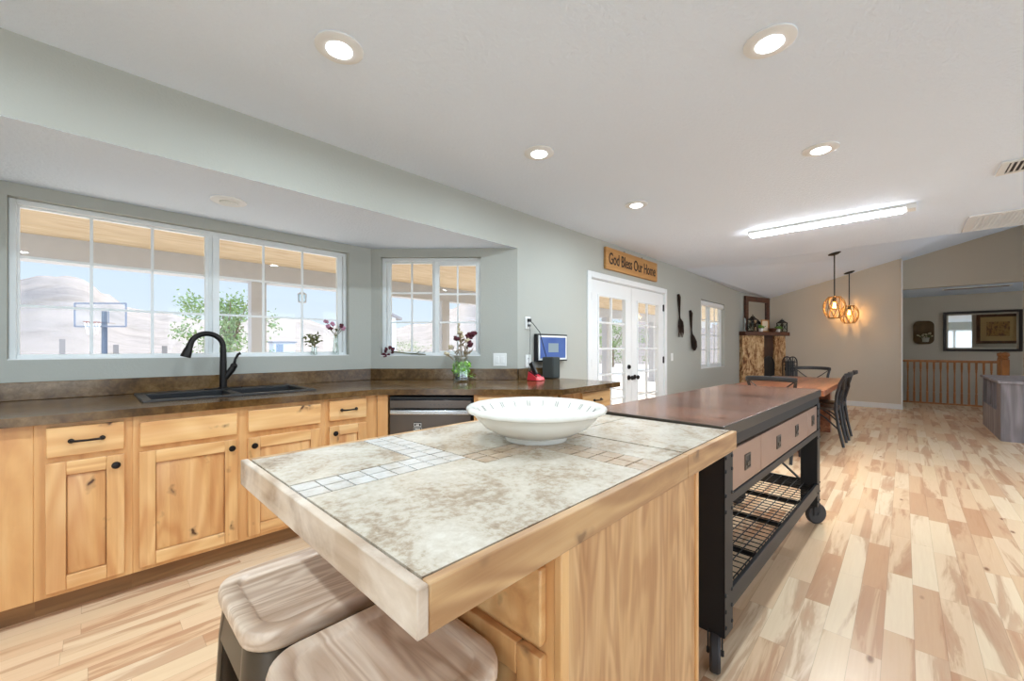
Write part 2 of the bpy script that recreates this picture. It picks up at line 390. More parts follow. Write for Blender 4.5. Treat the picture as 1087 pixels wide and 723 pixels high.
BAYZ, CZ = 2.132, 2.48
m = MB(); m.box(-3.1, 12.72, -4.6, 2.62, -.12, 0); m.prism([(-1.2, 2.62), (2.76, 2.62), (1.83, 3.6), (-.45, 3.6)], -.12, 0)
sobj('floor', m, M['floor'], smooth=False)
sobj('floor_stairwell', MB().box(12.72, 13.6, -4.6, .04, -1.6, -1.4), M['floor'], smooth=False)
m = wall_cells(MB(), (-3.1, 2.58), (1, 0), (0, 1), 14.7, .12, 0, CZ + .1, [(1.9, 5.86, 0, BAYZ + .0004), (7.075, 9.06, 0, 2.02), (10.584, 11.889, .835, 2.065)])
sobj('wall_left', m, M['wall'], smooth=False)
m = wall_cells(MB(), (-.45, 3.578), (1, 0), (0, 1), 2.28, .12, 0, BAYZ, [(.138, 2.07, 1.142, 2.058)])
sobj('wall_bay_back', m, M['wall'], smooth=False)
BD = Vector((.93, -.998)).normalized(); BN = Vector((.998, .93)).normalized(); BL = 1.3641
m = wall_cells(MB(), (1.83, 3.578), BD, BN, BL, .12, 0, BAYZ, [(.088, 1.022, 1.133, 2.055)])
m.prism([(1.83, 3.578), (1.83 + BN.x * .12, 3.578 + BN.y * .12), (1.83, 3.698)], 0, BAYZ)
sobj('wall_bay_right', m, M['wall'], smooth=False)
BD2 = Vector((-.75, -.998)).normalized(); BN2 = Vector((-.998, .75)).normalized()
sobj('wall_bay_left', wall_cells(MB(), (-.45, 3.578), BD2, BN2, 1.248, .12, 0, BAYZ, []), M['wall'], smooth=False)
sobj('ceiling_bay', MB().prism([(-1.2, 2.5805), (2.76, 2.5805), (2.76, 2.70), (2.98, 2.70), (1.95, 3.75), (-.6, 3.75), (-1.4, 2.70), (-1.2, 2.70)], BAYZ, BAYZ + .1), M['ceiling'], smooth=False)
sobj('ceiling', MB().box(-3.1, 6.7, -4.6, 2.58, CZ, CZ + .12), M['ceiling'], smooth=False)
# vaulted ceiling over the dining end
VA, VB, VC, VD, VE = (6.7, 2.58, 2.48), (9.85, 2.58, 2.42), (11.05, 2.25, 2.36), (11.05, .04, 2.96), (6.7, .04, 2.96)
VF, VG, VH, VI, VJ = (11.62, .04, 2.96), (11.62, -4.6, 4.22), (6.7, -4.6, 4.22), (11.05, 2.7, 2.33), (6.7, 2.7, 2.48)
m = MB(); lo = [VA, VB, VC, VD, VE, VF, VG, VH, VI, VJ]
m.add(lo + [(x, y, z + .12) for x, y, z in lo], [(0, 1, 2), (0, 2, 3), (0, 3, 4), (4, 3, 5), (4, 5, 6, 7), (1, 8, 2), (0, 9, 8, 1),
      (10, 11, 12), (10, 12, 13), (10, 13, 14), (14, 13, 15), (14, 15, 16, 17), (11, 18, 12), (10, 19, 18, 11)])
sobj('ceiling_vault', m, M['ceiling'], smooth=False)
m = MB(); m.add([(6.69, 2.58, 2.5), (6.69, -4.6, 2.5), (6.69, -4.6, 4.3), (6.69, .04, 3.04), (6.59, 2.58, 2.5), (6.59, -4.6, 2.5), (6.59, -4.6, 4.3), (6.59, .04, 3.04)],
                [(0, 1, 2, 3), (4, 5, 6, 7), (0, 1, 5, 4), (1, 2, 6, 5), (2, 3, 7, 6), (3, 0, 4, 7)])
sobj('wall_ceiling_step', m, M['ceiling'], smooth=False)
m = MB(); m.add([(x, y, z) for x in (11.05, 11.5) for y, z in ((.04, 0), (2.7, 0), (2.7, 2.34), (2.25, 2.44), (.04, 3.04))],
                [(0, 1, 2, 3, 4), (5, 6, 7, 8, 9), (0, 1, 6, 5), (1, 2, 7, 6), (2, 3, 8, 7), (3, 4, 9, 8), (4, 0, 5, 9)])
sobj('wall_dining', m, M['taupe'], smooth=False)
sobj('wall_chimney', MB().prism([(9.85, 2.585), (11.05, 2.25), (11.05, 2.585)], 0, 2.5), M['wall'], smooth=False)
m = MB(); m.add([(x, y, z) for x in (11.45, 11.6) for y, z in ((.04, 2.39), (-4.6, 2.39), (-4.6, 4.3), (.04, 3.04))],
                [(0, 1, 2, 3), (4, 5, 6, 7), (0, 1, 5, 4), (1, 2, 6, 5), (2, 3, 7, 6), (3, 0, 4, 7)])
sobj('wall_hall_header', m, M['taupe'], smooth=False)
sobj('ceiling_hall', MB().box(11.6, 13.6, -4.6, .1, 2.39, 2.5), M['ceiling'], smooth=False)
sobj('wall_hall_side', MB().box(11.5, 13.6, .04, .16, -1.5, 2.5), M['taupe'], smooth=False)
sobj('wall_stairwell', MB().box(13.45, 13.6, -4.6, .04, -1.5, 2.4), M['taupe'], smooth=False)
sobj('wall_stair_under', MB().box(12.6, 12.72, -4.6, .04, -1.6, -.12), M['taupe'], smooth=False)
sobj('wall_stair_right', MB().box(12.6, 13.6, -4.72, -4.6, -1.6, 0), M['taupe'], smooth=False)
sobj('wall_partition', MB().box(10.0, 10.1, -4.6, -1.335, 0, 3.32), M['taupe'], smooth=False)
m = wall_cells(MB(), (-3.1, -4.6), (0, 1), (-1, 0), 7.3, .12, 0, CZ + .1, [(1.4, 4.2, .06, 2.1)])
sobj('wall_rear', m, M['wall'], smooth=False)
m = wall_cells(MB(), (-3.1, -4.6), (1, 0), (0, -1), 16.7, .12, 0, 2.5, [(.6, 3.4, .06, 2.2), (4.3, 7.1, .06, 2.2), (7.7, 9.9, .06, 2.3), (10.3, 12.95, .06, 2.3), (13.4, 14.9, .06, 2.3)])
m.box(6.5, 13.6, -4.72, -4.6, 2.5, 4.3)
sobj('wall_right', m, M['wall'], smooth=False)
sobj('baseboard_dining', MB().box(11.035, 11.055, .04, 2.28, 0, .1), M['trim'], bevel=.004)
sobj('baseboard_left', MB().box(6.03, 9.9, 2.567, 2.585, 0, .1), M['trim'], bevel=.004)
sobj('trim_lit_edge', MB().box(11.02, 11.06, .022, .045, 0, 2.93), M['trim'])  # white strip stands in for the lit edge of the dining wall

# ------------------------------------------------------------------ windows
def window(name, p0, d, n, s0, s1, z0, z1, sashes, depth=.085, frame=.03, sill=True):
    """Frame, sashes with muntin grids and panes in the opening s0..s1, z0..z1; SASHES: (s0, s1, z0, z1 of the glass, stile, columns, rows, depth)."""
    root = sempty(name, (p0[0] + d[0] * s0, p0[1] + d[1] * s0, z0))
    def box(mb, a, b, qa, qb, c, e):
        P = lambda s, q: (p0[0] + d[0] * s + n[0] * q, p0[1] + d[1] * s + n[1] * q)
        mb.prism([P(a, qa), P(b, qa), P(b, qb), P(a, qb)], c, e)
    f = MB()
    for a, b, c, e in ((s0, s0 + frame, z0, z1), (s1 - frame, s1, z0, z1), (s0 + frame, s1 - frame, z0, z0 + frame), (s0 + frame, s1 - frame, z1 - frame, z1)): box(f, a, b, depth - .035, depth + .03, c, e)
    obj('window_frame', f, M['vinyl'], root, bevel=.004)
    for g0, g1, h0, h1, st, nc, nr, dq in sashes:
        q = depth + dq; sm = MB()
        for a, b, c, e in ((g0 - st, g0, h0 - st, h1 + st), (g1, g1 + st, h0 - st, h1 + st), (g0, g1, h0 - st, h0), (g0, g1, h1, h1 + st)): box(sm, a, b, q - .017, q + .017, c, e)
        so_ = obj('sash', sm, M['vinyl'], root, bevel=.003)
        mm = MB(); w = .0075
        for i in range(1, nc): x = g0 + (g1 - g0) * i / nc; box(mm, x - w, x + w, q - .007, q + .007, h0, h1)
        for j in range(1, nr): z = h0 + (h1 - h0) * j / nr; box(mm, g0, g1, q - .0065, q + .0065, z - w, z + w)
        if mm.v: obj('muntin_grid', mm, M['vinyl'], so_)
        pm = MB(); box(pm, g0, g1, q - .002, q + .002, h0, h1); obj('pane', pm, M['glass'], so_)
    for A, B in zip(sashes, sashes[1:]):
        mb_ = MB(); box(mb_, A[1] + A[4] - .006, B[0] - B[4] + .006, depth - .012, depth + .012, z0 + frame, z1 - frame); obj('mullion', mb_, M['vinyl'], root)
    if sill:
        sm = MB(); box(sm, s0 + .001, s1 - .001, .001, depth - .036, z0 - .002, z0 + .006); obj('sill', sm, M['trim'], root)
    return root
w1 = window('window_1', (0, 3.578), (1, 0), (0, 1), -.312, 1.62, 1.142, 2.058,
       [(-.272, .590, 1.172, 2.018, .028, 3, 3, .012), (.672, 1.54, 1.176, 2.014, .04, 3, 3, -.012)])
m = MB(); m.box(.628, .640, 3.625, 3.640, 1.56, 1.62); m.box(.622, .646, 3.640, 3.647, 1.575, 1.605); obj('sash_lock', m, M['vinyl'], w1, bevel=.002)
window('window_2', (1.83, 3.578), BD, BN, .088, 1.022, 1.133, 2.055,
       [(.16, .555, 1.172, 2.01, .034, 2, 3, .012), (.625, .97, 1.182, 1.985, .045, 2, 3, -.012)])
window('window_3', (0, 2.58), (1, 0), (0, 1), 7.484, 8.789, .835, 2.065,
       [(7.54, 8.06, .90, 2.0, .035, 2, 4, .01), (8.16, 8.73, .905, 1.99, .045, 2, 4, -.012)], depth=.095)
window('window_4', (-3.1, -4.6), (0, 1), (-1, 0), 1.4, 4.2, .06, 2.1, [(1.47, 2.75, .13, 2.03, .035, 1, 1, 0), (2.85, 4.13, .13, 2.03, .035, 1, 1, 0)])
for i, (a, b, c, e) in enumerate(((.6, 3.4, .06, 2.2), (4.3, 7.1, .06, 2.2), (7.7, 9.9, .06, 2.3), (10.3, 12.95, .06, 2.3), (13.4, 14.9, .06, 2.3))):  # unseen right wall windows, added to let in fill daylight
    h = (a + b) / 2
    window('window_%d' % (5 + i), (-3.1, -4.6), (1, 0), (0, -1), a, b, c, e, [(a + .07, h - .05, c + .07, e - .07, .035, 1, 1, 0), (h + .05, b - .07, c + .07, e - .07, .035, 1, 1, 0)])

# French doors to the patio
dr = sempty('door_1', (4.967, 2.58, 0))
t_ = MB()
for a, b, c, e in ((3.905, 3.975, 0, 2.085), (5.96, 6.03, 0, 2.085), (3.975, 5.96, 2.015, 2.085)): t_.box(a, b, 2.562, 2.582, c, e)
obj('casing', t_, M['trim'], dr, bevel=.005)
t_ = MB()
for a, b, c, e in ((3.975, 3.985, 0, 2.02), (5.95, 5.96, 0, 2.02), (3.985, 5.95, 2.008, 2.02)): t_.box(a, b, 2.581, 2.70, c, e)
obj('jamb', t_, M['trim'], dr)
obj('threshold', MB().box(3.985, 5.95, 2.59, 2.70, 0, .02), M['bright_steel'], dr)
for x0, x1, g0, g1 in ((3.988, 4.964, 4.165, 4.80), (4.970, 5.947, 5.135, 5.77)):
    m = MB(); y0, y1 = 2.592, 2.634
    for a, b, c, e in ((x0, g0, .022, 2.004), (g1, x1, .022, 2.004), (g0, g1, .022, .26), (g0, g1, 1.825, 2.004)): m.box(a, b, y0, y1, c, e)
    lf = obj('door_leaf', m, M['trim'], dr)
    m = MB()
    for a, b, c, e in ((g0 - .02, g0 + .004, .24, 1.845), (g1 - .004, g1 + .02, .24, 1.845), (g0, g1, .24, .264), (g0, g1, 1.821, 1.845)): m.box(a, b, y0 - .012, y0, c, e)
    obj('glass_stop', m, M['trim'], lf, bevel=.003)
    m = MB(); w = .011
    x = (g0 + g1) / 2; m.box(x - w, x + w, y0 + .008, y1 - .008, .26, 1.825)
    for j in range(1, 5): z = .26 + 1.565 * j / 5; m.box(g0, g1, y0 + .009, y1 - .009, z - w, z + w)
    obj('muntin_grid', m, M['trim'], lf)
    obj('pane', MB().box(g0, g1, 2.611, 2.615, .26, 1.825), M['glass'], lf)
    hx = x0 - .006 if x0 < 4.5 else x1 + .006
    for z in (.25, 1.03, 1.80):
        m = MB(); m.cyl((hx, 2.583, z - .05), (hx, 2.583, z + .05), .009, seg=10); m.box(hx - .018, hx + .018, 2.579, 2.593, z - .045, z + .045); obj('hinge', m, M['dark_bronze'], lf)
    if x0 < 4.5:
        m = MB(); m.cyl((4.89, 2.594, .96), (4.89, 2.572, .96), .03, .026); m.box(4.882, 4.898, 2.56, 2.574, .945, .975); obj('deadbolt', m, M['dark_bronze'], lf)
    kx = 4.89 if x0 < 4.5 else 5.05
    m = MB(); m.cyl((kx, 2.594, .82), (kx, 2.580, .82), .032); m.cyl((kx, 2.582, .82), (kx, 2.55, .82), .011); m.ball((kx, 2.538, .82), .029, (1, .8, 1), 16, 10)
    if x0 < 4.5: obj('knob', m, M['dark_bronze'], lf)
    else: obj('knob', m, M['dark_bronze'], lf)

# ------------------------------------------------------------------ lamps in the ceilings
def can(x, y, z, label, lit=True, r=.096):
    t = thing('recessed_light', label, 'ceiling light', (x, y, z), 0, 'recessed ceiling lights' if lit else None)
    obj('trim_ring', MB().lathe([(r * .50, -.004), (r * .54, -.012), (r * .8, -.014), (r, -.006), (r, 0), (r * .9, 0)], (x, y, z), 40), M['trim'], t)
    obj('lens', MB().lathe([(0, -.022), (r * .32, -.021), (r * .48, -.016), (r * .52, -.010), (r * .52, -.001), (0, -.001)], (x, y, z), 32), M['lens'] if lit else M['off_lens'], t)
    if lit:
        l = bpy.data.lights.new('can_light', 'AREA'); l.shape = 'DISK'; l.size = r * 1.15; l.energy = CAN; l.color = (.75, .89, 1); l.spread = R(175)
        lo_ = bpy.data.objects.new('can_light', l); COL.objects.link(lo_); lo_.location = (0, 0, -.024); lo_.parent = t
    return t
for x, y, lab in ((.737, 1.72, 'lit white recessed light nearest the bay soffit, above the sink side of the island'),
                  (1.958, .402, 'lit white recessed light nearest the camera on the cart side'),
                  (2.034, 1.71, 'lit white recessed light above the gap between dishwasher and cart'),
                  (3.369, 1.709, 'lit white recessed light in front of the double doors and wooden sign'),
                  (3.242, .385, 'lit white recessed light between the nearer cart-side can and the bar light'),
                  (-.6, 1.71, 'added unseen recessed light above the far left counter, left of the sink'), (-.6, .4, 'added unseen recessed light behind the camera'),  # from here on, unseen cans added to even out the room's light
                  (-1.9, 1.71, 'added unseen recessed light at the far left of the kitchen'),
                  (-1.9, .4, 'added unseen recessed light at the rear of the kitchen'), (-.6, -.93, 'added unseen recessed light at the rear right of the kitchen')):
    can(x, y, CZ, lab)
can(.612, 3.05, BAYZ, 'unlit white recessed light in the low bay ceiling over the sink', False)
t = thing('linear_light', 'long white bar light glowing on the ceiling', 'ceiling light', (5.06, .61, CZ))
obj('housing', MB().box(5.0, 5.12, -.01, 1.23, CZ - .03, CZ), M['trim'], t, bevel=.006)
obj('end_cap', MB().box(5.0, 5.12, -.075, -.01, CZ - .05, CZ), M['white_plastic'], t, bevel=.005)
obj('diffuser', MB().prism([(5.005, 0), (5.115, 0), (5.115, 1.22), (5.005, 1.22)], CZ - .055, CZ - .03), M['bar_lens'], t, bevel=.01)
l = bpy.data.lights.new('bar_light', 'AREA'); l.shape = 'RECTANGLE'; l.size = .1; l.size_y = 1.2; l.energy = LED; l.spread = R(178)
lo_ = bpy.data.objects.new('bar_light', l); COL.objects.link(lo_); lo_.location = (0, 0, -.062); lo_.parent = t

# ceiling registers
t = thing('ceiling_register', 'small white ceiling register with dark angled slots', 'vent', (4.48, -.62, CZ))
m = MB()
for a, b, c, e in ((4.33, 4.36, -.82, -.48), (4.60, 4.63, -.82, -.48), (4.36, 4.60, -.82, -.79), (4.36, 4.60, -.52, -.48)): m.box(a, b, c, e, CZ - .012, CZ)
obj('register_frame', m, M['trim'], t, bevel=.003)
obj('register_throat', MB().box(4.36, 4.60, -.79, -.52, CZ - .003, CZ - .001), M['black'], t)
m = MB()
for i in range(10): m.obox((4.48, -.535 - .027 * i, CZ - .008), (.24, .010, .006), (R(30), 0, 0))
obj('louvres', m, M['trim'], t)
t = thing('return_grille', 'large white perforated return air grille on the ceiling', 'vent', (6.25, -.9, CZ))
m = MB()
for a, b, c, e in ((5.9, 5.95, -1.4, -.45), (6.58, 6.63, -1.4, -.45), (5.95, 6.58, -1.4, -1.35), (5.95, 6.58, -.52, -.45)): m.box(a, b, c, e, CZ - .012, CZ)
obj('grille_frame', m, M['trim'], t, bevel=.003)
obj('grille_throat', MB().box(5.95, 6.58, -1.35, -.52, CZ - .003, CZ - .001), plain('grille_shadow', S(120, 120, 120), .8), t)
m = MB()
for i in range(22): x = 5.95 + .63 * (i + .5) / 22; m.box(x - .006, x + .006, -1.35, -.52, CZ - .010, CZ - .004)
for i in range(28): y = -1.35 + .83 * (i + .5) / 28; m.box(5.95, 6.58, y - .006, y + .006, CZ - .0095, CZ - .0045)
obj('grille_face', m, M['trim'], t)
t = thing('slot_register', 'narrow ceiling register in the low hall ceiling above the mirror', 'vent', (12.0, -1.0, 2.39))
m = MB()
for a, b, c, e in ((11.9, 11.93, -1.45, -.55), (12.1, 12.13, -1.45, -.55), (11.93, 12.1, -1.45, -1.42), (11.93, 12.1, -.58, -.55)): m.box(a, b, c, e, 2.375, 2.39)
obj('register_frame', m, M['trim'], t, bevel=.003)
m = MB()
for i in range(5): m.obox((11.955 + .03 * i, -1.0, 2.381), (.022, .84, .004), (0, R(35), 0))
obj('louvres', m, plain('register_shadow', S(128, 112, 104), .7), t)

# ------------------------------------------------------------------ counter run
CT = .915
fr = (1.427, 2.70); AD = Vector((.6818, -.7316)); AN = Vector((.7316, .6818))
cr = (2.33, 1.744)
t = thing('countertop', 'long dark brown stained concrete countertop with backsplash under the bay windows', 'countertop', (1.2, 3.1, CT))
z0 = CT - .04
m = MB()
bw = 3.574
SX0, SX1, SY0, SY1 = .215, 1.085, 2.945, 3.475
m.prism([(-.95, 2.70), (SX0, 2.70), (SX0, bw), (-.43, bw), (-.95, 2.90)], z0, CT)
m.prism([(SX0, 2.70), (SX1, 2.70), (SX1, SY0), (SX0, SY0)], z0, CT); m.prism([(SX0, SY1), (SX1, SY1), (SX1, bw), (SX0, bw)], z0, CT)
m.prism([(SX1, 2.70), fr, cr, (3.195, 1.77), (3.2, 2.576), (2.757, 2.576), (1.825, bw), (SX1, bw)], z0, CT)
obj('slab', m, M['counter'], t)
m = MB(); bh = 1.017; q = .022
m.prism([(-.45, bw), (1.825, bw), (1.825 - q * .4, bw - q), (-.45, bw - q)], CT, bh)
a = Vector((1.827, 3.574)); b = Vector((2.757, 2.576))
m.prism([a, b, b - AN * q, a - AN * q], CT, bh)
m.prism([(2.757, 2.576), (3.2, 2.576), (3.2, 2.576 - q), (2.757 - q * .5, 2.576 - q)], CT, bh)
obj('backsplash', m, M['counter'], t, bevel=.003)

# knotty hickory cabinets
def panel_door(x0, x1, z0, z1, y=0.0, th=.02, st=.062):
    m = MB(); m.cur = 0
    m.box(x0, x0 + st, y - th, y, z0, z1); m.box(x1 - st, x1, y - th, y, z0, z1)
    m.frustum(x0 + st + .001, x1 - st - .001, z0 + st + .001, z1 - st - .001, y - .006, y - th + .003, .034)
    m.cur = 1
    m.box(x0 + st, x1 - st, y - th, y, z0, z0 + st); m.box(x0 + st, x1 - st, y - th, y, z1 - st, z1)
    return m
def knob(x, z, y=-.02):
    m = MB(); m.cyl((x, y, z), (x, y - .016, z), .007, seg=10); m.lathe([(0, 0), (.013, .001), (.017, .007), (.013, .013), (0, .015)], (x, y - .013, z), 14, axis=Matrix.Rotation(PI / 2, 3, 'X')); return m
def pull(x, z, w=.10, y=-.02):
    m = MB()
    m.tube([(x - w / 2, y, z), (x - w / 2, y - .018, z), (x - w / 2 + .012, y - .026, z), (x, y - .030, z), (x + w / 2 - .012, y - .026, z), (x + w / 2, y - .018, z), (x + w / 2, y, z)], [.008, .006, .0055, .005, .0055, .006, .008], 10)
    m.ball((x - w / 2, y - .006, z), .011, (1, .7, 1)); m.ball((x + w / 2, y - .006, z), .011, (1, .7, 1)); return m
def cabinet(label, loc, rz, W, fronts, depth=.58, toe=True, H=.872, group='hickory base cabinets', name='base_cabinet', body='hick_f', dm=('hick_z', 'hick_x'), z_low=.10):
    """Local frame: x along the front, y into the cabinet, front frame at y = 0. FRONTS: (kind, x0, x1, z0, z1, knob x or None)."""
    t = thing(name, label, 'cabinet', loc, rz, group, local=True)
    obj('carcass', MB().box(0, W, 0, depth, z_low, H), M[body], t, bevel=.002)
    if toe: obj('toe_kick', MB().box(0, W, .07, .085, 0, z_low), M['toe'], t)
    for kind, x0, x1, a, b, kx in fronts:
        if kind == 'door':
            d = obj('door', panel_door(x0, x1, a, b), [M[dm[0]], M[dm[1]]], t, bevel=.003)
            if kx is not None: obj('knob', knob(kx, b - .045), M['dark_bronze'], d)
        else:
            d = obj('drawer' if kind == 'drawer' else 'false_drawer_front', MB().box(x0, x1, -.02, 0, a, b), M[dm[1]], t, bevel=.004)
            if kind == 'drawer': obj('pull', pull((x0 + x1) / 2 if kx is None else kx, (a + b) / 2, min(.10, (x1 - x0) * .45)), M['dark_bronze'], d)
    return t
FY = 2.735
g = cabinet('plain hickory end cabinet left of the knotty drawer cabinet, with no door', (-.95, FY, 0), 0, .785, [], .15)
cabinet('narrow hickory base cabinet left of the sink, bronze pull on its drawer', (-.165, FY, 0), 0, .318,
        [('drawer', .037, .287, .722, .857, None), ('door', .035, .288, .122, .698, .258)])
cabinet('wide hickory sink cabinet below the black sink, with two doors', (.153, FY, 0), 0, .92,
        [('front', .025, .432, .720, .842, None), ('door', .022, .437, .122, .694, .405), ('front', .487, .892, .724, .848, None), ('door', .485, .892, .122, .690, .515)], .19)
cabinet('narrow hickory base cabinet right of the sink beside the dishwasher corner', (1.073, FY, 0), 0, .370,
        [('drawer', .027, .283, .726, .860, None), ('door', .028, .284, .122, .690, .06)])
a0 = Vector(fr) + AN * .036 + AD * .012
ar = math.atan2(AD.y, AD.x)
cabinet('hickory filler cabinet between the sink run and the dishwasher', (a0.x - AD.x * .026, a0.y - AD.y * .026, 0), ar, .078, [], .35)
p = a0 + AD * .672
cabinet('hickory cabinet right of the dishwasher, mostly behind the white bowl', (p.x, p.y, 0), ar, .60, [('drawer', .03, .29, .722, .857, None), ('drawer', .31, .57, .722, .857, None), ('door', .03, .29, .122, .695, .06), ('door', .31, .57, .122, .695, .34)], .28)
g = cabinet('small hickory end cabinet with one drawer at the end of the counter by the doors', (2.56, 1.815, 0), 0, .54, [('drawer', .10, .515, .722, .857, None), ('door', .10, .515, .122, .695, .14)], .62)
obj('filler_strip', MB().box(-.15, 0, .006, .024, .10, .872), M['hick_f'], g)

# dishwasher
p = a0 + AD * .056
t = thing('dishwasher', 'dark stainless dishwasher with a bright bar handle under the angled counter', 'dishwasher', (p.x, p.y, 0), ar, local=True)
W = .608
obj('tub', MB().box(.005, W - .005, .02, .56, .02, .855), M['black'], t)
obj('door', MB().box(.012, W - .012, -.012, .02, .11, .735), M['steel'], t, bevel=.005)
c = obj('control_panel', MB().box(.012, W - .012, -.012, .02, .775, .835), M['steel'], t, bevel=.004)
m = MB()
for i in range(6): m.box(.30 + .03 * i, .315 + .03 * i, -.0135, -.011, .80, .806)
obj('buttons', m, plain('button_grey', S(70, 66, 64), .4), c)
obj('handle', MB().box(.018, W - .018, -.038, -.012, .733, .768), M['bright_steel'], t, bevel=.008)
obj('kick_plate', MB().box(.012, W - .012, .05, .07, .0, .105), M['black'], t)
q = p + AD * .215 - AN * .0125
t = thing('dishwasher_magnet', 'small black magnet with white outlines stuck on the dishwasher door', 'magnet', (q.x, q.y, .65), ar, local=True)
obj('plate', MB().box(-.028, .028, -.002, 0, -.055, .03), M['black'], t)
m = MB()
for z, h, w in ((.008, .022, .026), (-.022, .020, .032)):
    for a, b, c_, e in ((-w, w, z + h / 2, z + h / 2 + .003), (-w, w, z - h / 2, z - h / 2 + .003), (-w, -w + .003, z - h / 2, z + h / 2), (w - .003, w, z - h / 2, z + h / 2)): m.box(max(a, -.028), min(b, .028), -.0035, -.001, c_, e)
for x in (-.012, -.004, .004): m.box(x, x + .006, -.0035, -.001, .003, .013)
for x in (-.018, -.009, 0, .009): m.box(x, x + .006, -.0035, -.001, -.027, -.017)
obj('white_print', m, M['white_plastic'], t)

# sink and tap
t = thing('kitchen_sink', 'black double bowl sink set into the dark countertop', 'sink', (.65, 3.21, CT))
m = MB(); zt = CT + .011
X0, X1, Y0, Y1 = .2, 1.1, 2.93, 3.49; bx = ((.245, .635), (.675, 1.055)); by = (2.985, 3.36)
for a, b, c_, e in ((X0, X1, Y0, by[0]), (X0, X1, by[1], Y1), (X0, bx[0][0], by[0], by[1]), (bx[0][1], bx[1][0], by[0], by[1]), (bx[1][1], X1, by[0], by[1])): m.box(a, b, c_, e, CT - .004, zt)
obj('rim', m, M['granite'], t, bevel=.006)
for a, b in bx:
    m = MB(); d = CT - .19; w = .008
    m.box(a - w, a, by[0] - w, by[1] + w, d, CT); m.box(b, b + w, by[0] - w, by[1] + w, d, CT); m.box(a, b, by[0] - w, by[0], d, CT); m.box(a, b, by[1], by[1] + w, d, CT); m.box(a, b, by[0], by[1], d - w, d)
    bo = obj('bowl', m, M['granite'], t)
    obj('drain', MB().lathe([(0, .002), (.02, .002), (.04, .004), (.044, .0)], ((a + b) / 2, (by[0] + by[1]) / 2, d), 20), M['dark_bronze'], bo)
fx, fy = .655, 3.425
t = thing('kitchen_faucet', 'oil rubbed bronze gooseneck faucet rising behind the black sink', 'faucet', (fx, fy, zt))
obj('base_plate', MB().lathe([(.0, 0), (.034, 0), (.034, .006), (.026, .012), (0, .012)], (fx, fy, zt), 28).box(fx - .11, fx + .11, fy - .026, fy + .026, zt, zt + .006), M['dark_bronze'], t, bevel=.003)
m = MB(); rr = .092
pts = [(fx, fy, zt + .01), (fx, fy, 1.10), (fx, fy, 1.215)] + arc((fx - rr, fy, 1.215), rr, 0, PI * .93, 18)
m.tube(pts, [.023, .021, .0185] + [.0175] * 19, 16); m.torus((fx, fy, 1.112), .0185, .004)
obj('spout', m, M['dark_bronze'], t)
e = pts[-1]; dv = (Vector(pts[-1]) - Vector(pts[-2])).normalized()
m = MB(); m.tube([e, e + dv * .03, e + dv * .035, e + dv * .085, e + dv * .09], [.019, .021, .024, .030, .027], 18)
obj('spray_head', m, M['dark_bronze'], t)
m = MB(); m.tube([(fx + .012, fy, 1.0), (fx + .05, fy - .01, 1.06), (fx + .062, fy - .012, 1.085)], [.019, .022, .018], 14); m.ball((fx + .06, fy - .012, 1.082), .023)
m.tube([(fx + .06, fy - .012, 1.085), (fx + .068, fy - .014, 1.13), (fx + .085, fy - .016, 1.165), (fx + .10, fy - .018, 1.172)], [.010, .008, .009, .010], 12)
obj('lever', m, M['dark_bronze'], t)

# ------------------------------------------------------------------ tiled island with bowl and stools
IX0, IX1, IY0, IY1 = .28, 1.603, .43, 1.265
t = thing('kitchen_island', 'tile topped kitchen island on a pale oak base in front', 'island', (.91, .85, 0))
m = MB(); w = .018
obj('core', MB().box(IX0 + w, IX1 - .004, IY0 + w, IY1 - w, .855, CT - .007), M['grout'], t)
m.box(IX0 + w, 1.150, IY0, IY0 + w, .85, CT); m.box(1.152, IX1, IY0, IY0 + w, .85, CT); m.box(IX0 + w, IX1, IY1 - w, IY1, .85, CT)
m.box(IX0 + w, IX1 - .004, IY0 + w, IY1 - w, .848, .856)
obj('edge_band', m, M['pine'], t, bevel=.0025)
obj('edge_band', MB().box(IX0, IX0 + w - .0006, IY0, IY1, .85, CT), M['pine_y'], t, bevel=.0025)
a0_, a1_, b0_, b1_ = IX0 + w + .001, IX1 - .002, IY0 + w + .001, IY1 - w - .001
gq = .0021
def tiles(lst, z=CT - .0005):
    m = MB()
    for x0, x1, y0, y1 in lst: m.box(x0 + gq, x1 - gq, y0 + gq, y1 - gq, CT - .008, z)
    return m
big = [(a0_, .608, .953, b1_), (.712, 1.168, .877, b1_), (1.176, a1_, b0_, .85), (1.176, a1_, .85, b1_)]
m = tiles(big); m.add(*(lambda P: ([(x, y, CT - .008) for x, y in P] + [(x, y, CT - .0005) for x, y in P], [(6, 7, 8, 9, 10, 11)] + [(i, (i + 1) % 6, 6 + (i + 1) % 6, 6 + i) for i in range(6)]))(
    [(a0_ + gq, b0_ + gq), (.93, b0_ + gq), (.93, .778), (.710, .778), (.710, .852), (a0_ + gq, .852)]))
m.box(1.035, 1.168 - gq, b0_ + gq, .778, CT - .008, CT - .0005)
obj('field_tiles', m, M['tile'], t)
sm = []
for i in range(8): x = a0_ + (.712 - a0_) * i / 8; sm += [(x, x + (.712 - a0_) / 8, .854 + .0485 * j, .9025 + .0485 * j) for j in range(2)]
for i in range(6): y = .953 + (b1_ - .953) * i / 6; sm += [(.609 + .0515 * j, .6605 + .0515 * j, y, y + (b1_ - .953) / 6) for j in range(2)]
obj('mosaic_tiles', tiles(sm), M['mosaic'], t)
sm = []
for i in range(9): x = .712 + .456 * i / 9; sm += [(x, x + .456 / 9, .779 + .0485 * j, .8275 + .0485 * j) for j in range(2)]
for i in range(6): y = b0_ + (.779 - b0_) * i / 6; sm += [(.931 + .0515 * j, .9825 + .0515 * j, y, y + (.779 - b0_) / 6) for j in range(2)]
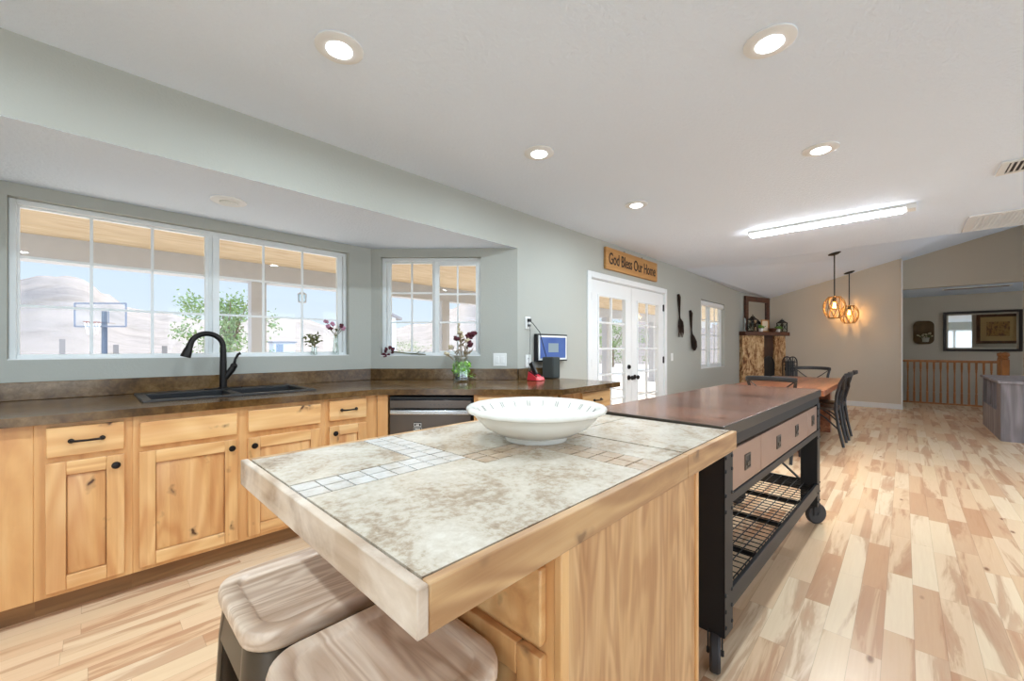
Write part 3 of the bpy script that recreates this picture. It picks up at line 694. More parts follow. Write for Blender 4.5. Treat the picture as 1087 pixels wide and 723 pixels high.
obj('mosaic_tiles', tiles(sm), M['mosaic_b'], t)
BX0, BX1, BY0, BY1 = .60, 1.272, .452, 1.19
obj('base_carcass', MB().box(BX0, BX1, BY0 + .012, BY1, .08, .849), M['hick_f'], t, bevel=.002)
m = MB(); m.box(BX0 + .02, BX1 - .012, BY0, BY0 + .012, .0, .848); obj('end_panel', m, M['oak'], t)
obj('corner_trim', MB().box(BX0 - .004, BX0 + .021, BY0 - .004, BY0 + .014, 0, .848), M['hick_f'], t, bevel=.003)
obj('corner_trim', MB().box(BX1 - .013, BX1 + .006, BY0 - .006, BY0 + .014, 0, .848), M['hick_f'], t, bevel=.003)
# fronts facing the stools
def rot_front(mb):
    for v in mb.v: v.x, v.y = BX0 + v.y, BY1 - v.x
    return mb
for x0, x1 in ((.03, .36), (.375, .705)):
    d = obj('drawer', rot_front(MB().box(x0, x1, -.02, 0, .655, .80)), M['hick_x'], t, bevel=.004)
    obj('pull', rot_front(pull((x0 + x1) / 2, .73)), M['dark_bronze'], d)
    d = obj('door', rot_front(panel_door(x0, x1, .12, .635)), [M['hick_z'], M['hick_f']], t, bevel=.003)
    obj('knob', rot_front(knob(x1 - .03 if x0 < .1 else x0 + .03, .50)), M['dark_bronze'], d)
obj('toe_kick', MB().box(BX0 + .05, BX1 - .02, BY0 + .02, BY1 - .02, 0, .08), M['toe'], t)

bc = (1.017, .868, CT)
t = thing('serving_bowl', 'large cream ceramic bowl with scalloped rim on the tiled island', 'bowl', bc)
prof = [(0, .012), (.085, .012), (.088, 0), (.100, 0), (.102, .008), (.098, .014), (.128, .022), (.168, .044), (.194, .070), (.205, .086), (.214, .089), (.222, .093), (.225, .100), (.222, .107), (.213, .110), (.204, .106), (.195, .098), (.178, .080), (.150, .054), (.115, .034), (.08, .028), (0, .027)]
def scal(a, i): return 1 + (.012 * abs(math.sin(a * 11)) if 9 < i < 15 else 0)
m = MB().lathe(prof, bc, 132, scal); m.cur = 1
for k in range(22):
    a = 2 * PI * k / 22; ca, sa = math.cos(a), math.sin(a)
    for da in ((-.022, .022) if k % 2 else (0,)):
        ca, sa = math.cos(a + da), math.sin(a + da)
        m.tube([(bc[0] + ca * .1935, bc[1] + sa * .1935, CT + .0985), (bc[0] + ca * .186, bc[1] + sa * .186, CT + .0905), (bc[0] + ca * .1775, bc[1] + sa * .1775, CT + .0815)], .0006, 6)
obj('body', m, [M['ceramic'], M['crackle']], t, angle=50)

def rrect(cx, cy, w, h, r, n=8):
    out = []
    for sx, sy, a in ((1, 1, 0), (-1, 1, PI / 2), (-1, -1, PI), (1, -1, 3 * PI / 2)):
        for i in range(n + 1): out.append((cx + sx * (w / 2 - r) + r * math.cos(a + PI / 2 * i / n), cy + sy * (h / 2 - r) + r * math.sin(a + PI / 2 * i / n)))
    return out
def stool(label, loc, rz):
    t = thing('counter_stool', label, 'stool', loc, rz, 'stools at the island', local=True)
    rings = [(.325, .07, .590), (.338, .075, .594), (.342, .075, .602), (.342, .075, .618), (.336, .072, .627), (.324, .066, .630), (.268, .05, .630), (.260, .047, .624), (.248, .042, .6225)]
    m = MB(); vs = []
    for w, r, z in rings: vs += [(x, y, z) for x, y in rrect(0, 0, w, w, r)]
    n = 36; fs = [list(range(n))[::-1], [(len(rings) - 1) * n + k for k in range(n)]]
    for i in range(len(rings) - 1):
        for k in range(n): fs.append((i * n + k, i * n + (k + 1) % n, (i + 1) * n + (k + 1) % n, (i + 1) * n + k))
    m.add(vs, fs)
    obj('seat', m, M['seat'], t, angle=60)
    m = MB(); vs = []
    rr_ = [(.322, .07, .590), (.324, .07, .575), (.338, .07, .515), (.334, .07, .515), (.318, .066, .588)]
    for w, r, z in rr_: vs += [(x, y, z) for x, y in rrect(0, 0, w, w, r)]
    fs = []
    for i in range(len(rr_)):
        for k in range(n): fs.append((i * n + k, i * n + (k + 1) % n, ((i + 1) % 5) * n + (k + 1) % n, ((i + 1) % 5) * n + k))
    m.add(vs, fs); obj('apron', m, M['gunmetal'], t, angle=50)
    for sx, sy in ((1, 1), (-1, 1), (-1, -1), (1, -1)):
        m = MB(); vs = []; n2 = 9
        for (c, r, wd, z) in ((.162, .07, .085, .585), (.169, .07, .08, .515), (.187, .035, .045, .012), (.188, .03, .04, 0)):
            pts = [(c, c - wd)] + [(c - r + r * math.cos(PI / 2 * i / 6), c - r + r * math.sin(PI / 2 * i / 6)) for i in range(7)] + [(c - wd, c)]
            vs += [(sx * x, sy * y, z) for x, y in pts] + [(sx * (x - .004), sy * (y - .004), z) for x, y in pts[::-1]]
        N2 = 18; fs = [(i * N2 + k, i * N2 + (k + 1) % N2, (i + 1) * N2 + (k + 1) % N2, (i + 1) * N2 + k) for i in range(3) for k in range(N2)]
        fs += [list(range(N2)), [3 * N2 + k for k in range(N2)]]
        m.add(vs, fs); lg = obj('leg', m, M['gunmetal'], t, angle=50)
        obj('foot_cap', MB().box(min(sx * .147, sx * .189), max(sx * .147, sx * .189), min(sy * .147, sy * .189), max(sy * .147, sy * .189), 0, .012), M['rubber'], lg)
    m = MB(); q = .172
    for a, b in (((-q, -q), (q, -q)), ((q, -q), (q, q)), ((q, q), (-q, q)), ((-q, q), (-q, -q))): m.beam((*a, .22), (*b, .22), .022, .006)
    obj('foot_rail', m, M['gunmetal'], t)
    return t
s0 = stool('weathered wood topped metal stool nearer the sink cabinets', (.388, 1.088, 0), 0)
dup(s0, (.386, .70, 0), R(90), 'weathered wood topped metal stool nearer the camera, under the island corner')

# ------------------------------------------------------------------ rolling cart against the island
CRZ = math.atan2(-.06, 1.897)
t = thing('rolling_cart', 'long dark industrial rolling cart with brown drawers butted against the island', 'cart', (1.612, .474, 0), CRZ, local=True)
CL, CW = 1.90, .60
obj('top', MB().box(.004, CL - .004, .004, CW - .004, .878, .9235), M['cart_wood'], t, bevel=.001)
m = MB()
for a, b, c, e in ((0, CL, 0, .004), (0, CL, CW - .004, CW), (0, .004, .004, CW - .004), (CL - .004, CL, .004, CW - .004)): m.box(a, b, c, e, .878, .9225)
obj('edge_band', m, M['gunmetal'], t, bevel=.001)
m = MB()
for a, b, c, e in ((.012, CL - .012, .010, .035), (.012, CL - .012, CW - .035, CW - .010), (.012, .035, .035, CW - .035), (CL - .035, CL - .012, .035, CW - .035)): m.box(a, b, c, e, .828, .878)
obj('top_rail', m, M['black_iron'], t, bevel=.002)
obj('drawer_case', MB().box(.04, CL - .04, .03, CW - .03, .64, .83), M['black_iron'], t)
m = MB()
for c, e in ((.004, .03), (CW - .03, CW - .004)): m.box(.10, CL - .10, c, e, .618, .652)
obj('drawer_rail', m, M['black_iron'], t, bevel=.002)
for x0, x1, ps in ((.105, .495, (.30,)), (.503, 1.497, (.80, 1.20)), (1.505, 1.80, (1.66,))):
    for side in (0, 1):
        ya, yb, s = (.008, .032, -1) if not side else (CW - .032, CW - .008, 1)
        d = obj('drawer', MB().box(x0, x1, ya, yb, .656, .818), M['drawer_metal'], t, bevel=.002)
        y = ya if not side else yb
        for px in ps:
            m = MB(); m.cur = 0
            for a, b, c, e in ((-.036, .036, .024, .032), (-.036, .036, -.032, -.024), (-.036, -.026, -.024, .024), (.026, .036, -.024, .024)): m.box(px + a, px + b, min(y, y + s * .004), max(y, y + s * .004), .738 + c, .738 + e)
            m.cur = 1; m.box(px - .026, px + .026, min(y, y + s * .0012), max(y, y + s * .0012), .714, .762)
            m.cur = 0; m.box(px - .016, px + .016, min(y, y + s * .006), max(y, y + s * .006), .722, .738)
            obj('flush_pull', m, [M['gunmetal'], M['black']], d, bevel=.001)
for lx in (.018, CL - .108):
    for ly in (.004, CW - .104):
        m = MB(); m.box(lx + .004, lx + .086, ly + .004, ly + .096, .135, .83)
        lg = obj('leg', m, M['black_iron'], t, bevel=.003)
        m = MB(); oy = ly if ly < .3 else ly + .1; s = -1 if ly < .3 else 1
        m.box(lx, lx + .088, min(oy, oy - s * .005), max(oy, oy - s * .005), .135, .83)
        ox = lx if lx < 1 else lx + .09; sx = -1 if lx < 1 else 1
        m.box(min(ox, ox - sx * .005), max(ox, ox - sx * .005), ly, ly + .1, .135, .83)
        obj('angle_plate', m, M['black_iron'], lg)
        for z in (.17, .23, .29, .60, .66, .75, .80):
            for xo in (.012, .076):
              m = MB(); m.lathe([(0, .005), (.006, .004), (.008, 0)], (lx + xo, oy, z), 8, axis=Matrix.Rotation(PI / 2 * (1 if s < 0 else -1), 3, 'X'))
              obj('bolt', m, M['black_iron'], lg)
m = MB()
for c, e in ((.004, .020), (CW - .020, CW - .004)): m.box(.10, CL - .10, c, e, .215, .290)
for a, b in ((.022, .038), (CL - .038, CL - .022)): m.box(a, b, .1, CW - .1, .215, .290)
for x in (.50, .95, 1.40): m.cyl((x, .012, .262), (x, CW - .012, .262), .012, seg=10)
obj('shelf_frame', m, M['black_iron'], t, bevel=.002)
m = MB()
for i in range(12): y = .03 + (CW - .06) * i / 11; m.cyl((.035, y, .283), (CL - .035, y, .283), .0028, seg=6)
for i in range(37): x = .05 + (CL - .10) * i / 36; m.tube([(x, .024, .235), (x, .03, .279), (x, .07, .279), (x, CW - .07, .279), (x, CW - .03, .279), (x, CW - .024, .235)], .0028, 6)
obj('wire_shelf', m, M['black_iron'], t)
m = MB()
for x in (.028, CL - .028): m.beam((x, .10, .27), (x, CW - .10, .625), .006, .03, up=(1, 0, 0))
obj('diagonal_brace', m, M['black_iron'], t)
for k, (x, y, a) in enumerate(((.065, .054, R(199)), (.065, CW - .054, R(205)), (CL - .063, .054, R(-38)), (CL - .063, CW - .054, R(-30)))):
    m = MB(); d = Vector((math.cos(a), math.sin(a), 0)); n = Vector((-d.y, d.x, 0)); c = Vector((x, y, .07)) + d * .045
    ax = Matrix((d, Vector((0, 0, 1)), n)).transposed()
    m.cyl((x, y, .137), (x, y, .150), .04); m.cyl((x, y, .150), (x, y, .16), .02)
    for s in (-1, 1): m.obox(c + n * s * .024 + Vector((0, 0, .035)) - d * .012, (.045, .005, .085), Euler((0, 0, a)).to_matrix())
    m.obox((x, y, .139) , (.06, .055, .008), Euler((0, 0, a)).to_matrix())
    cs = obj('caster_fork', m, M['black_iron'], t)
    m = MB(); m.lathe([(.0, -.019), (.05, -.019), (.064, -.018), (.070, -.010), (.070, .010), (.064, .018), (.05, .019), (0, .019)], c, 36, axis=ax)
    m.cyl(c - n * .03, c + n * .03, .010); obj('wheel', m, M['rubber'], cs)

# ------------------------------------------------------------------ dining table and chairs
TX0, TX1, TY0, TY1, TZ = 5.32, 7.65, .60, 1.52, .762
t = thing('dining_table', 'reclaimed wood dining table with thick top behind the rolling cart', 'table', (6.4, 1.06, 0))
obj('table_top', MB().box(TX0, TX1, TY0, TY1, TZ - .062, TZ), M['table'], t, bevel=.006)
for x in (5.68, 7.33):
    for y in (.76, 1.28): obj('leg', MB().box(x, x + .13, y, y + .13, 0, TZ - .062), M['table'], t, bevel=.006)
    obj('leg_beam', MB().box(x + .01, x + .12, .89, 1.28, TZ - .16, TZ - .062), M['table'], t, bevel=.005)
    obj('foot_beam', MB().box(x + .01, x + .12, .89, 1.28, .06, .16), M['table'], t, bevel=.005)

def chair(label, loc, rz):
    t = thing('dining_chair', label, 'chair', loc, rz, 'cross back chairs at the dining table', local=True)
    m = MB(); vs = []
    P = rrect(0, 0, .43, .42, .09); n = len(P)
    for z, k in ((.44, .96), (.446, 1), (.468, 1), (.474, .97)): vs += [(x * k * (1 + .06 * y), y * k, z) for x, y in P]
    fs = [list(range(n))[::-1], [3 * n + k for k in range(n)]] + [(i * n + k, i * n + (k + 1) % n, (i + 1) * n + (k + 1) % n, (i + 1) * n + k) for i in range(3) for k in range(n)]
    obj('seat', m.add(vs, fs), M['chair_seat'], t, angle=50)
    for s in (-1, 1):
        obj('back_leg', MB().tube([(s * .175, -.27, 0), (s * .18, -.225, .22), (s * .185, -.195, .45), (s * .19, -.205, .62), (s * .205, -.24, .78), (s * .222, -.285, .875)], [.015, .017, .019, .018, .017, .014], 10), M['chair'], t)
        obj('front_leg', MB().tube([(s * .185, .185, 0), (s * .178, .175, .25), (s * .172, .165, .445)], [.014, .017, .019], 10), M['chair'], t)
        obj('side_brace', MB().tube([(s * .176, .17, .22), (s * .19, .10, .34), (s * .192, 0, .415), (s * .192, -.10, .34), (s * .182, -.215, .22)], .010, 8), M['chair'], t)
        obj('cross_splat', MB().tube([(s * .188, -.20, .50), (s * .11, -.225, .60), (0, -.245 - .006 * s, .69), (-s * .12, -.26, .78), (-s * .205, -.275, .855)], [.012, .016, .018, .016, .012], 8, flat=.45), M['chair'], t)
    m = MB(); pts = [(.222 * math.cos(PI * i / 14) * 1.02, -.285 - .05 * math.sin(PI * i / 14), .875 + .012 * math.sin(PI * i / 14)) for i in range(15)]
    for dz in (-.012, 0, .012): m.tube([(x, y, z + dz) for x, y, z in pts], .0135, 8)
    obj('top_rail', m, M['chair'], t)
    m = MB()
    m.tube([(-.17, .168, .30), (0, .185, .36), (.17, .168, .30)], .009, 8); m.box(-.16, .16, -.205, -.185, .42, .442); m.box(-.16, .16, .155, .175, .41, .442)
    obj('front_brace', m, M['chair'], t)
    return t
ch = chair('black cross back chair at the near head of the dining table, behind the cart', (5.30, 1.02, 0), R(-90))
dup(ch, (7.74, 1.06, 0), R(90), 'black cross back chair at the far head of the dining table, by the taupe wall')
dup(ch, (6.52, .80, 0), 0, 'black cross back chair on the open floor side of the table, nearer the camera')
dup(ch, (7.06, .79, 0), 0, 'black cross back chair on the open floor side of the table, farther from the camera')

# ------------------------------------------------------------------ pendants
def pendant(label, x, y, zc):
    t = thing('pendant_light', label, 'pendant light', (x, y, zc), 0, 'caged pendant lights')
    ztop, zbot, rm = 2.075, 1.715, .158
    sl_ = math.atan(.25)
    obj('canopy', MB().lathe([(0, -.03), (.05, -.028), (.088, -.010), (.09, .0), (0, .0)], (x, y, zc), 28, axis=Matrix.Rotation(-sl_, 3, 'X')), M['black_iron'], t)
    obj('rod', MB().cyl((x, y, ztop), (x, y, zc - .01), .009, seg=10), M['black_iron'], t)
    m = MB(); m.torus((x, y, ztop - .01), .085, .008); m.torus((x, y, zbot), .085, .008)
    m.box(x - .085, x + .085, y - .008, y + .008, ztop - .014, ztop - .004); m.box(x - .008, x + .008, y - .085, y + .085, ztop - .014, ztop - .004)
    for k in range(8):
        for tw in (-1, 1):
            pts = []
            for i in range(11):
                u = i / 10; a = 2 * PI * k / 8 + tw * u * .8; r = .085 + (rm - .085) * math.sin(PI * u) ** .8
                pts.append((x + r * math.cos(a), y + r * math.sin(a), ztop - .01 + (zbot - ztop + .01) * u))
            m.tube(pts, .0065, 6)
    obj('cage', m, M['gold'], t)
    obj('socket', MB().cyl((x, y, ztop), (x, y, ztop - .075), .022, .026), M['black_iron'], t)
    bl = obj('bulb', MB().lathe([(.014, 0), (.02, -.02), (.042, -.065), (.05, -.10), (.042, -.135), (.02, -.155), (0, -.158)], (x, y, ztop - .07), 20), M['amber'], t)
    m = MB()
    for k in range(5): a = 2 * PI * k / 5; m.cyl((x + .014 * math.cos(a), y + .014 * math.sin(a), ztop - .10), (x + .022 * math.cos(a), y + .022 * math.sin(a), ztop - .195), .0045, seg=6)
    obj('filament', m, M['filament'], bl)
    l = bpy.data.lights.new('pendant_glow', 'POINT'); l.energy = PEND; l.color = (1, .62, .30); l.shadow_soft_size = .03
    lo_ = bpy.data.objects.new('pendant_glow', l); COL.objects.link(lo_); lo_.parent = t; lo_.location = (0, 0, ztop - .17 - zc)
pendant('caged pendant light hanging higher and nearer, over the dining end', 8.76, .852, 2.807)
pendant('caged pendant light hanging lower, close to the taupe dining wall', 10.83, .815, 2.757)

# ------------------------------------------------------------------ fireplace corner
FD = Vector((1.25, -.56)).normalized(); FN = Vector((-FD.y * -1, FD.x * -1))
FN = Vector((FD.y, -FD.x)); FP = Vector((9.80, 2.56))
def fp(s, q): p = FP + FD * s + FN * q; return (p.x, p.y)
stone = N('rough_golden_stone'); v = stone.obj(False)
a_ = stone.noise(stone.mapped(v, (5, 5, 2.2)), 1.6, 7, .65, 1.4); b_2 = stone.noise(v, 22, 5, .7)
M['stone'] = stone.done(stone.ramp(stone.math('MULTIPLY_ADD', b_2, .3, stone.math('MULTIPLY', a_, .75)), [(.36, S(84, 52, 30)), (.46, S(140, 96, 58)), (.54, S(196, 160, 114)), (.66, S(222, 196, 156)), (.8, S(160, 118, 78))]), .85, 0, bump=a_, bstr=.6, bdist=.04)
def rough(mb, s0, s1, q0, q1, z0, z1, amp, ns=10, nz=22):
    vs = []
    for j in range(nz + 1):
        for i in range(ns + 1):
            s = s0 + (s1 - s0) * i / ns; z = z0 + (z1 - z0) * j / nz; k = mnoise.noise(Vector((s * 6, z * 3.4, s0 * 9))) + .5 * mnoise.noise(Vector((s * 15, z * 9, 4)))
            e = 1 if 0 < i < ns else .4
            vs.append((*fp(s + (amp * .6 * mnoise.noise(Vector((z * 5, s0 * 7, 2))) if i in (0, ns) else 0), q1 + amp * k * e), z))
    fs = [(j * (ns + 1) + i, j * (ns + 1) + i + 1, (j + 1) * (ns + 1) + i + 1, (j + 1) * (ns + 1) + i) for j in range(nz) for i in range(ns)]
    b = len(vs); vs += [(*fp(s0, q0), z0 + (z1 - z0) * j / nz) for j in range(nz + 1)] + [(*fp(s1, q0), z0 + (z1 - z0) * j / nz) for j in range(nz + 1)]
    for j in range(nz): fs += [(b + j, j * (ns + 1), (j + 1) * (ns + 1), b + j + 1), (b + nz + 1 + j, b + nz + 2 + j, (j + 1) * (ns + 1) + ns, j * (ns + 1) + ns)]
    fs += [[nz * (ns + 1) + i for i in range(ns + 1)] + [b + 2 * nz + 1, b + nz]]
    return mb.add(vs, fs)
t = thing('fireplace', 'rough golden stone fireplace with dark timber mantel in the far corner', 'fireplace', (10.4, 2.3, 0))
obj('stone_pillar', rough(MB(), .0, .66, -.02, .06, 0, 1.475, .035), M['stone'], t)
obj('stone_pillar', rough(MB(), 1.02, 1.36, -.02, .06, 0, 1.475, .03, 6), M['stone'], t)
obj('stone_lintel', rough(MB(), .64, 1.04, -.02, .01, 1.0, 1.475, .02, 6, 8), plain('dark_timber_back', S(74, 48, 32), .8, var=.3), t)
m = MB(); m.prism([fp(.64, -.02), fp(1.04, -.02), fp(1.04, 0), fp(.64, 0)], 0, 1.02); obj('firebox', m, plain('soot_black', S(26, 22, 20), .9), t)
m = MB(); P = [(.66, .04), (1.02, .04), (1.02, .82)] + [(.84 + .18 * math.cos(PI * i / 12), .82 + .20 * math.sin(PI * i / 12)) for i in range(1, 12)] + [(.66, .82)]
n = len(P); m.add([(*fp(s, .012), z) for s, z in P] + [(*fp(s, .03), z) for s, z in P], [list(range(n)), list(range(n, 2 * n))] + [(i, (i + 1) % n, n + (i + 1) % n, n + i) for i in range(n)])
sc_ = obj('arched_screen', m, plain('black_fire_screen', S(36, 32, 29), .6), t)
m = MB(); m.tube([(*fp(s, .034), z) for s, z in P], .010, 6, closed=True); m.cyl((*fp(.84, .034), .05), (*fp(.84, .034), 1.01), .006, seg=6); obj('screen_bars', m, M['black_iron'], sc_)
m = MB(); m.prism([fp(-.02, -.02), fp(1.38, -.02), fp(1.38, .15), fp(-.02, .15)], 1.475, 1.56); mt = obj('mantel_shelf', m, M['mantel'], t, bevel=.008)
MZ = 1.5605
def mp(s, q=.06): p = fp(s, q); return (p[0], p[1], MZ)
# mirror on the chimney wall
kd = Vector((1.2, -.33)).normalized(); kn = Vector((kd.y, -kd.x)); kp = Vector((9.85, 2.58))
def kq(s, q): p = kp + kd * s + kn * q; return (p.x, p.y)
t = thing('mantel_mirror', 'dark wood framed mirror standing above the fireplace mantel', 'mirror', (*kq(.62, .02), MZ))
m = MB()
for s0, s1, z0, z1 in ((.14, .25, MZ, 2.345), (1.0, 1.11, MZ, 2.345), (.25, 1.0, MZ, MZ + .11), (.25, 1.0, 2.235, 2.345)): m.prism([kq(s0, .012), kq(s1, .012), kq(s1, .052), kq(s0, .052)], z0, z1)
obj('frame', m, M['mantel'], t, bevel=.004)
obj('mirror_glass', MB().prism([kq(.25, .016), kq(1.0, .016), kq(1.0, .024), kq(.25, .024)], MZ + .11, 2.235), M['mirror'], t)
def lantern(label, c, w, h, rz):
    t = thing('mantel_lantern', label, 'lantern', c, rz, 'lanterns on the mantel', local=True)
    q = w / 2; zt = h * .72
    m = MB(); m.box(-q, q, -q, q, 0, .02); m.box(-q, q, -q, q, zt - .012, zt)
    for sx in (-1, 1):
        for sy in (-1, 1): m.box(min(sx * q, sx * (q - .014)), max(sx * q, sx * (q - .014)), min(sy * q, sy * (q - .014)), max(sy * q, sy * (q - .014)), .02, zt)
    for a in range(4):
        mm = Matrix.Rotation(a * PI / 2, 3, 'Z')
        for s in (-1, 1): m.beam(mm @ Vector((-q * s, -q + .004, .02)), mm @ Vector((q * s, -q + .004, zt - .01)), .007, .007)
    obj('frame', m, M['black_iron'], t)
    m = MB(); m.lathe([(q * 1.35, zt), (q * 1.05, zt + h * .05), (q * .55, zt + h * .14), (q * .5, zt + h * .2), (0, zt + h * .21)], (0, 0, 0), 4, axis=Matrix.Rotation(PI / 4, 3, 'Z')); m.torus((0, 0, h * .96), h * .05, .005, Matrix.Rotation(PI / 2, 3, 'X'), 16, 6)
    obj('roof', m, M['black_iron'], t, smooth=False)
    m = MB()
    for a in range(4):
        mm = Matrix.Rotation(a * PI / 2, 3, 'Z'); m.add([mm @ Vector(p) for p in ((-q + .01, -q + .009, .02), (q - .01, -q + .009, .02), (q - .01, -q + .009, zt - .01), (-q + .01, -q + .009, zt - .01))], [(0, 1, 2, 3)])
    obj('glass', m, M['lantern_glass'], t)
    obj('candle', MB().cyl((0, 0, .02), (0, 0, h * .3), w * .2), M['cream_petal'], t)
lantern('black lantern with glass sides at the left end of the mantel', mp(.27, .085), .15, .36, R(-20))
lantern('black lantern with glass sides at the right end of the mantel', mp(1.24, .06), .15, .30, R(-30))
t = thing('standing_photo_frame', 'small light framed card leaning in the middle of the mantel', 'picture frame', mp(.74, .045))
m = MB(); a, b = .62, .86
for s0, s1, z0, z1 in ((a, a + .025, MZ, MZ + .27), (b - .025, b, MZ, MZ + .27), (a, b, MZ, MZ + .025), (a, b, MZ + .245, MZ + .27)): m.prism([fp(s0, .015), fp(s1, .015), fp(s1, .03), fp(s0, .03)], z0, z1)
obj('frame', m, M['sign'], t)
obj('card', MB().prism([fp(a + .02, .017), fp(b - .02, .017), fp(b - .02, .022), fp(a + .02, .022)], MZ + .02, MZ + .25), plain('ivory_card', S(222, 212, 190), .8), t)
def potplant(label, c, r):
    t = thing('potted_plant', label, 'plant', c, 0, 'potted plants on the mantel')
    obj('pot', MB().lathe([(0, 0), (r * .8, 0), (r, r * 1.6), (r * .9, r * 1.6), (r * .85, r * 1.4), (0, r * 1.35)], c, 18), M['white_plastic'], t)
    m = MB()
    for i in range(70):
        d = Vector((random.gauss(0, .6), random.gauss(0, .6), random.uniform(.3, 1.3))); m.leafquad(Vector(c) + Vector((0, 0, r * 1.4)) + d * r * .8, d + Vector((0, 0, -.4)), (random.random(), random.random(), .3), r * 1.1, r * .45)
    obj('foliage', m, M['leaf'], t, smooth=False)
potplant('small green plant in white pot beside the left mantel lantern', mp(.50, .10), .045)
potplant('small green plant in white pot beside the right mantel lantern', mp(1.055, .105), .04)
obj_b = obj('wooden_bowl', MB().lathe([(0, .0), (.05, 0), (.08, .05), (.095, .08), (.087, .08), (.072, .05), (.045, .012), (0, .01)], mp(.885, .095), 24), M['mantel'])
tag(obj_b, 'small brown wooden bowl on the mantel between the plants', 'bowl')
m = MB(); p = mp(.06, .06); m.lathe([(.03, 0), (.035, .015), (.012, .03), (.01, .16), (.025, .2), (.02, .26), (0, .3)], p, 14)
tag(obj('finial_ornament', m, plain('grey_glass', S(150, 160, 160), .2)), 'slim grey ornament at the left edge of the mantel against the wall', 'ornament')
t = thing('iron_lantern', 'tall black arched iron lantern on the floor right of the fireplace', 'lantern', (10.62, 1.80, 0), R(-40), local=True)
m = MB(); w = .10
for sy in (-1, 1):
    P = [(-w, 0), (-w, .90)] + [(w * math.cos(PI - PI * i / 10), .90 + .11 * math.sin(PI * i / 10)) for i in range(1, 10)] + [(w, .90), (w, 0)]
    m.tube([(x, sy * .08, z) for x, z in P], .013, 6, closed=True); m.cyl((0, sy * .08, .02), (0, sy * .08, 1.0), .009, seg=6); m.cyl((-w, sy * .08, .82), (w, sy * .08, .82), .009, seg=6)
    m.torus((0, sy * .08, .74), .045, .012, Matrix.Rotation(PI / 2, 3, 'X'), 20, 6)
    for x in (-.05, .05): m.cyl((x, sy * .08, .02), (x, sy * .08, .96), .007, seg=6)
for x in (-w, w):
    for z in (.01, .5, .9): m.cyl((x, -.08, z), (x, .08, z), .009, seg=6)
obj('frame', m, M['black_iron'], t)
obj('back_plate', MB().box(-w, w, -.004, .004, .01, .92), plain('smoked_pane', S(70, 66, 62), .4), t)
obj('base', MB().box(-w - .015, w + .015, -.095, .095, 0, .02), M['black_iron'], t)

# ------------------------------------------------------------------ hall: mirror, plaque, railing, console, framed print
t = thing('hall_mirror', 'large dark framed rectangular mirror on the stairwell wall', 'mirror', (13.43, -1.2, 1.13))
Y0, Y1, Z0, Z1 = -1.765, -.632, 1.13, 2.008; fw = .05
m = MB()
for a, b, c, e in ((Y0, Y0 + fw, Z0, Z1), (Y1 - fw, Y1, Z0, Z1), (Y0 + fw, Y1 - fw, Z0, Z0 + fw), (Y0 + fw, Y1 - fw, Z1 - fw, Z1)): m.box(13.40, 13.448, a, b, c, e)
obj('frame', m, plain('dark_walnut_frame', S(44, 32, 26), .4), t, bevel=.006)
m = MB()
for a, b, c, e in ((Y0 + fw, Y0 + fw + .03, Z0 + fw, Z1 - fw), (Y1 - fw - .03, Y1 - fw, Z0 + fw, Z1 - fw), (Y0 + fw, Y1 - fw, Z0 + fw, Z0 + fw + .03), (Y0 + fw, Y1 - fw, Z1 - fw - .03, Z1 - fw)): m.box(13.425, 13.44, a, b, c, e)
obj('inner_trim', m, plain('silver_leaf', S(186, 178, 162), .4, .3), t)
obj('mirror_glass', MB().box(13.434, 13.446, Y0 + fw, Y1 - fw, Z0 + fw, Z1 - fw), M['mirror'], t)
t = thing('wall_plaque', 'brown woven wall plaque with a small pot of white flowers', 'wall decoration', (13.43, -.32, 1.29))
m = MB(); P = rrect(-.32, 1.56, .345, .54, .11, 6); n = len(P)
m.add([(13.445, y, z) for y, z in P] + [(13.42, y, z) for y, z in P], [list(range(n)), list(range(n, 2 * n))] + [(i, (i + 1) % n, n + (i + 1) % n, n + i) for i in range(n)])
for i in range(9): z = 1.36 + .05 * i; m.cyl((13.418, -.47, z), (13.418, -.17, z), .012, seg=6)
obj('woven_board', m, plain('woven_cane', S(112, 88, 58), .8, var=.3), t)
obj('pot', MB().lathe([(0, 0), (.05, 0), (.065, .10), (0, .10)], (13.37, -.35, 1.34), 16), plain('grey_pot', S(168, 164, 150), .6), t)
m = MB()
for i in range(26): m.ball((13.37 + random.gauss(0, .025), -.35 + random.gauss(0, .05), 1.49 + random.gauss(0, .035)), .018, (1, 1, 1), 6, 4)
obj('flowers', m, M['cream_petal'], t)
m = MB()
for i in range(40): m.leafquad((13.37, -.35, 1.45), (random.gauss(0, .5), random.gauss(0, 1), random.uniform(-.2, 1)), (1, 0, 0), .10, .03)
obj('foliage', m, M['olive'], t, smooth=False)

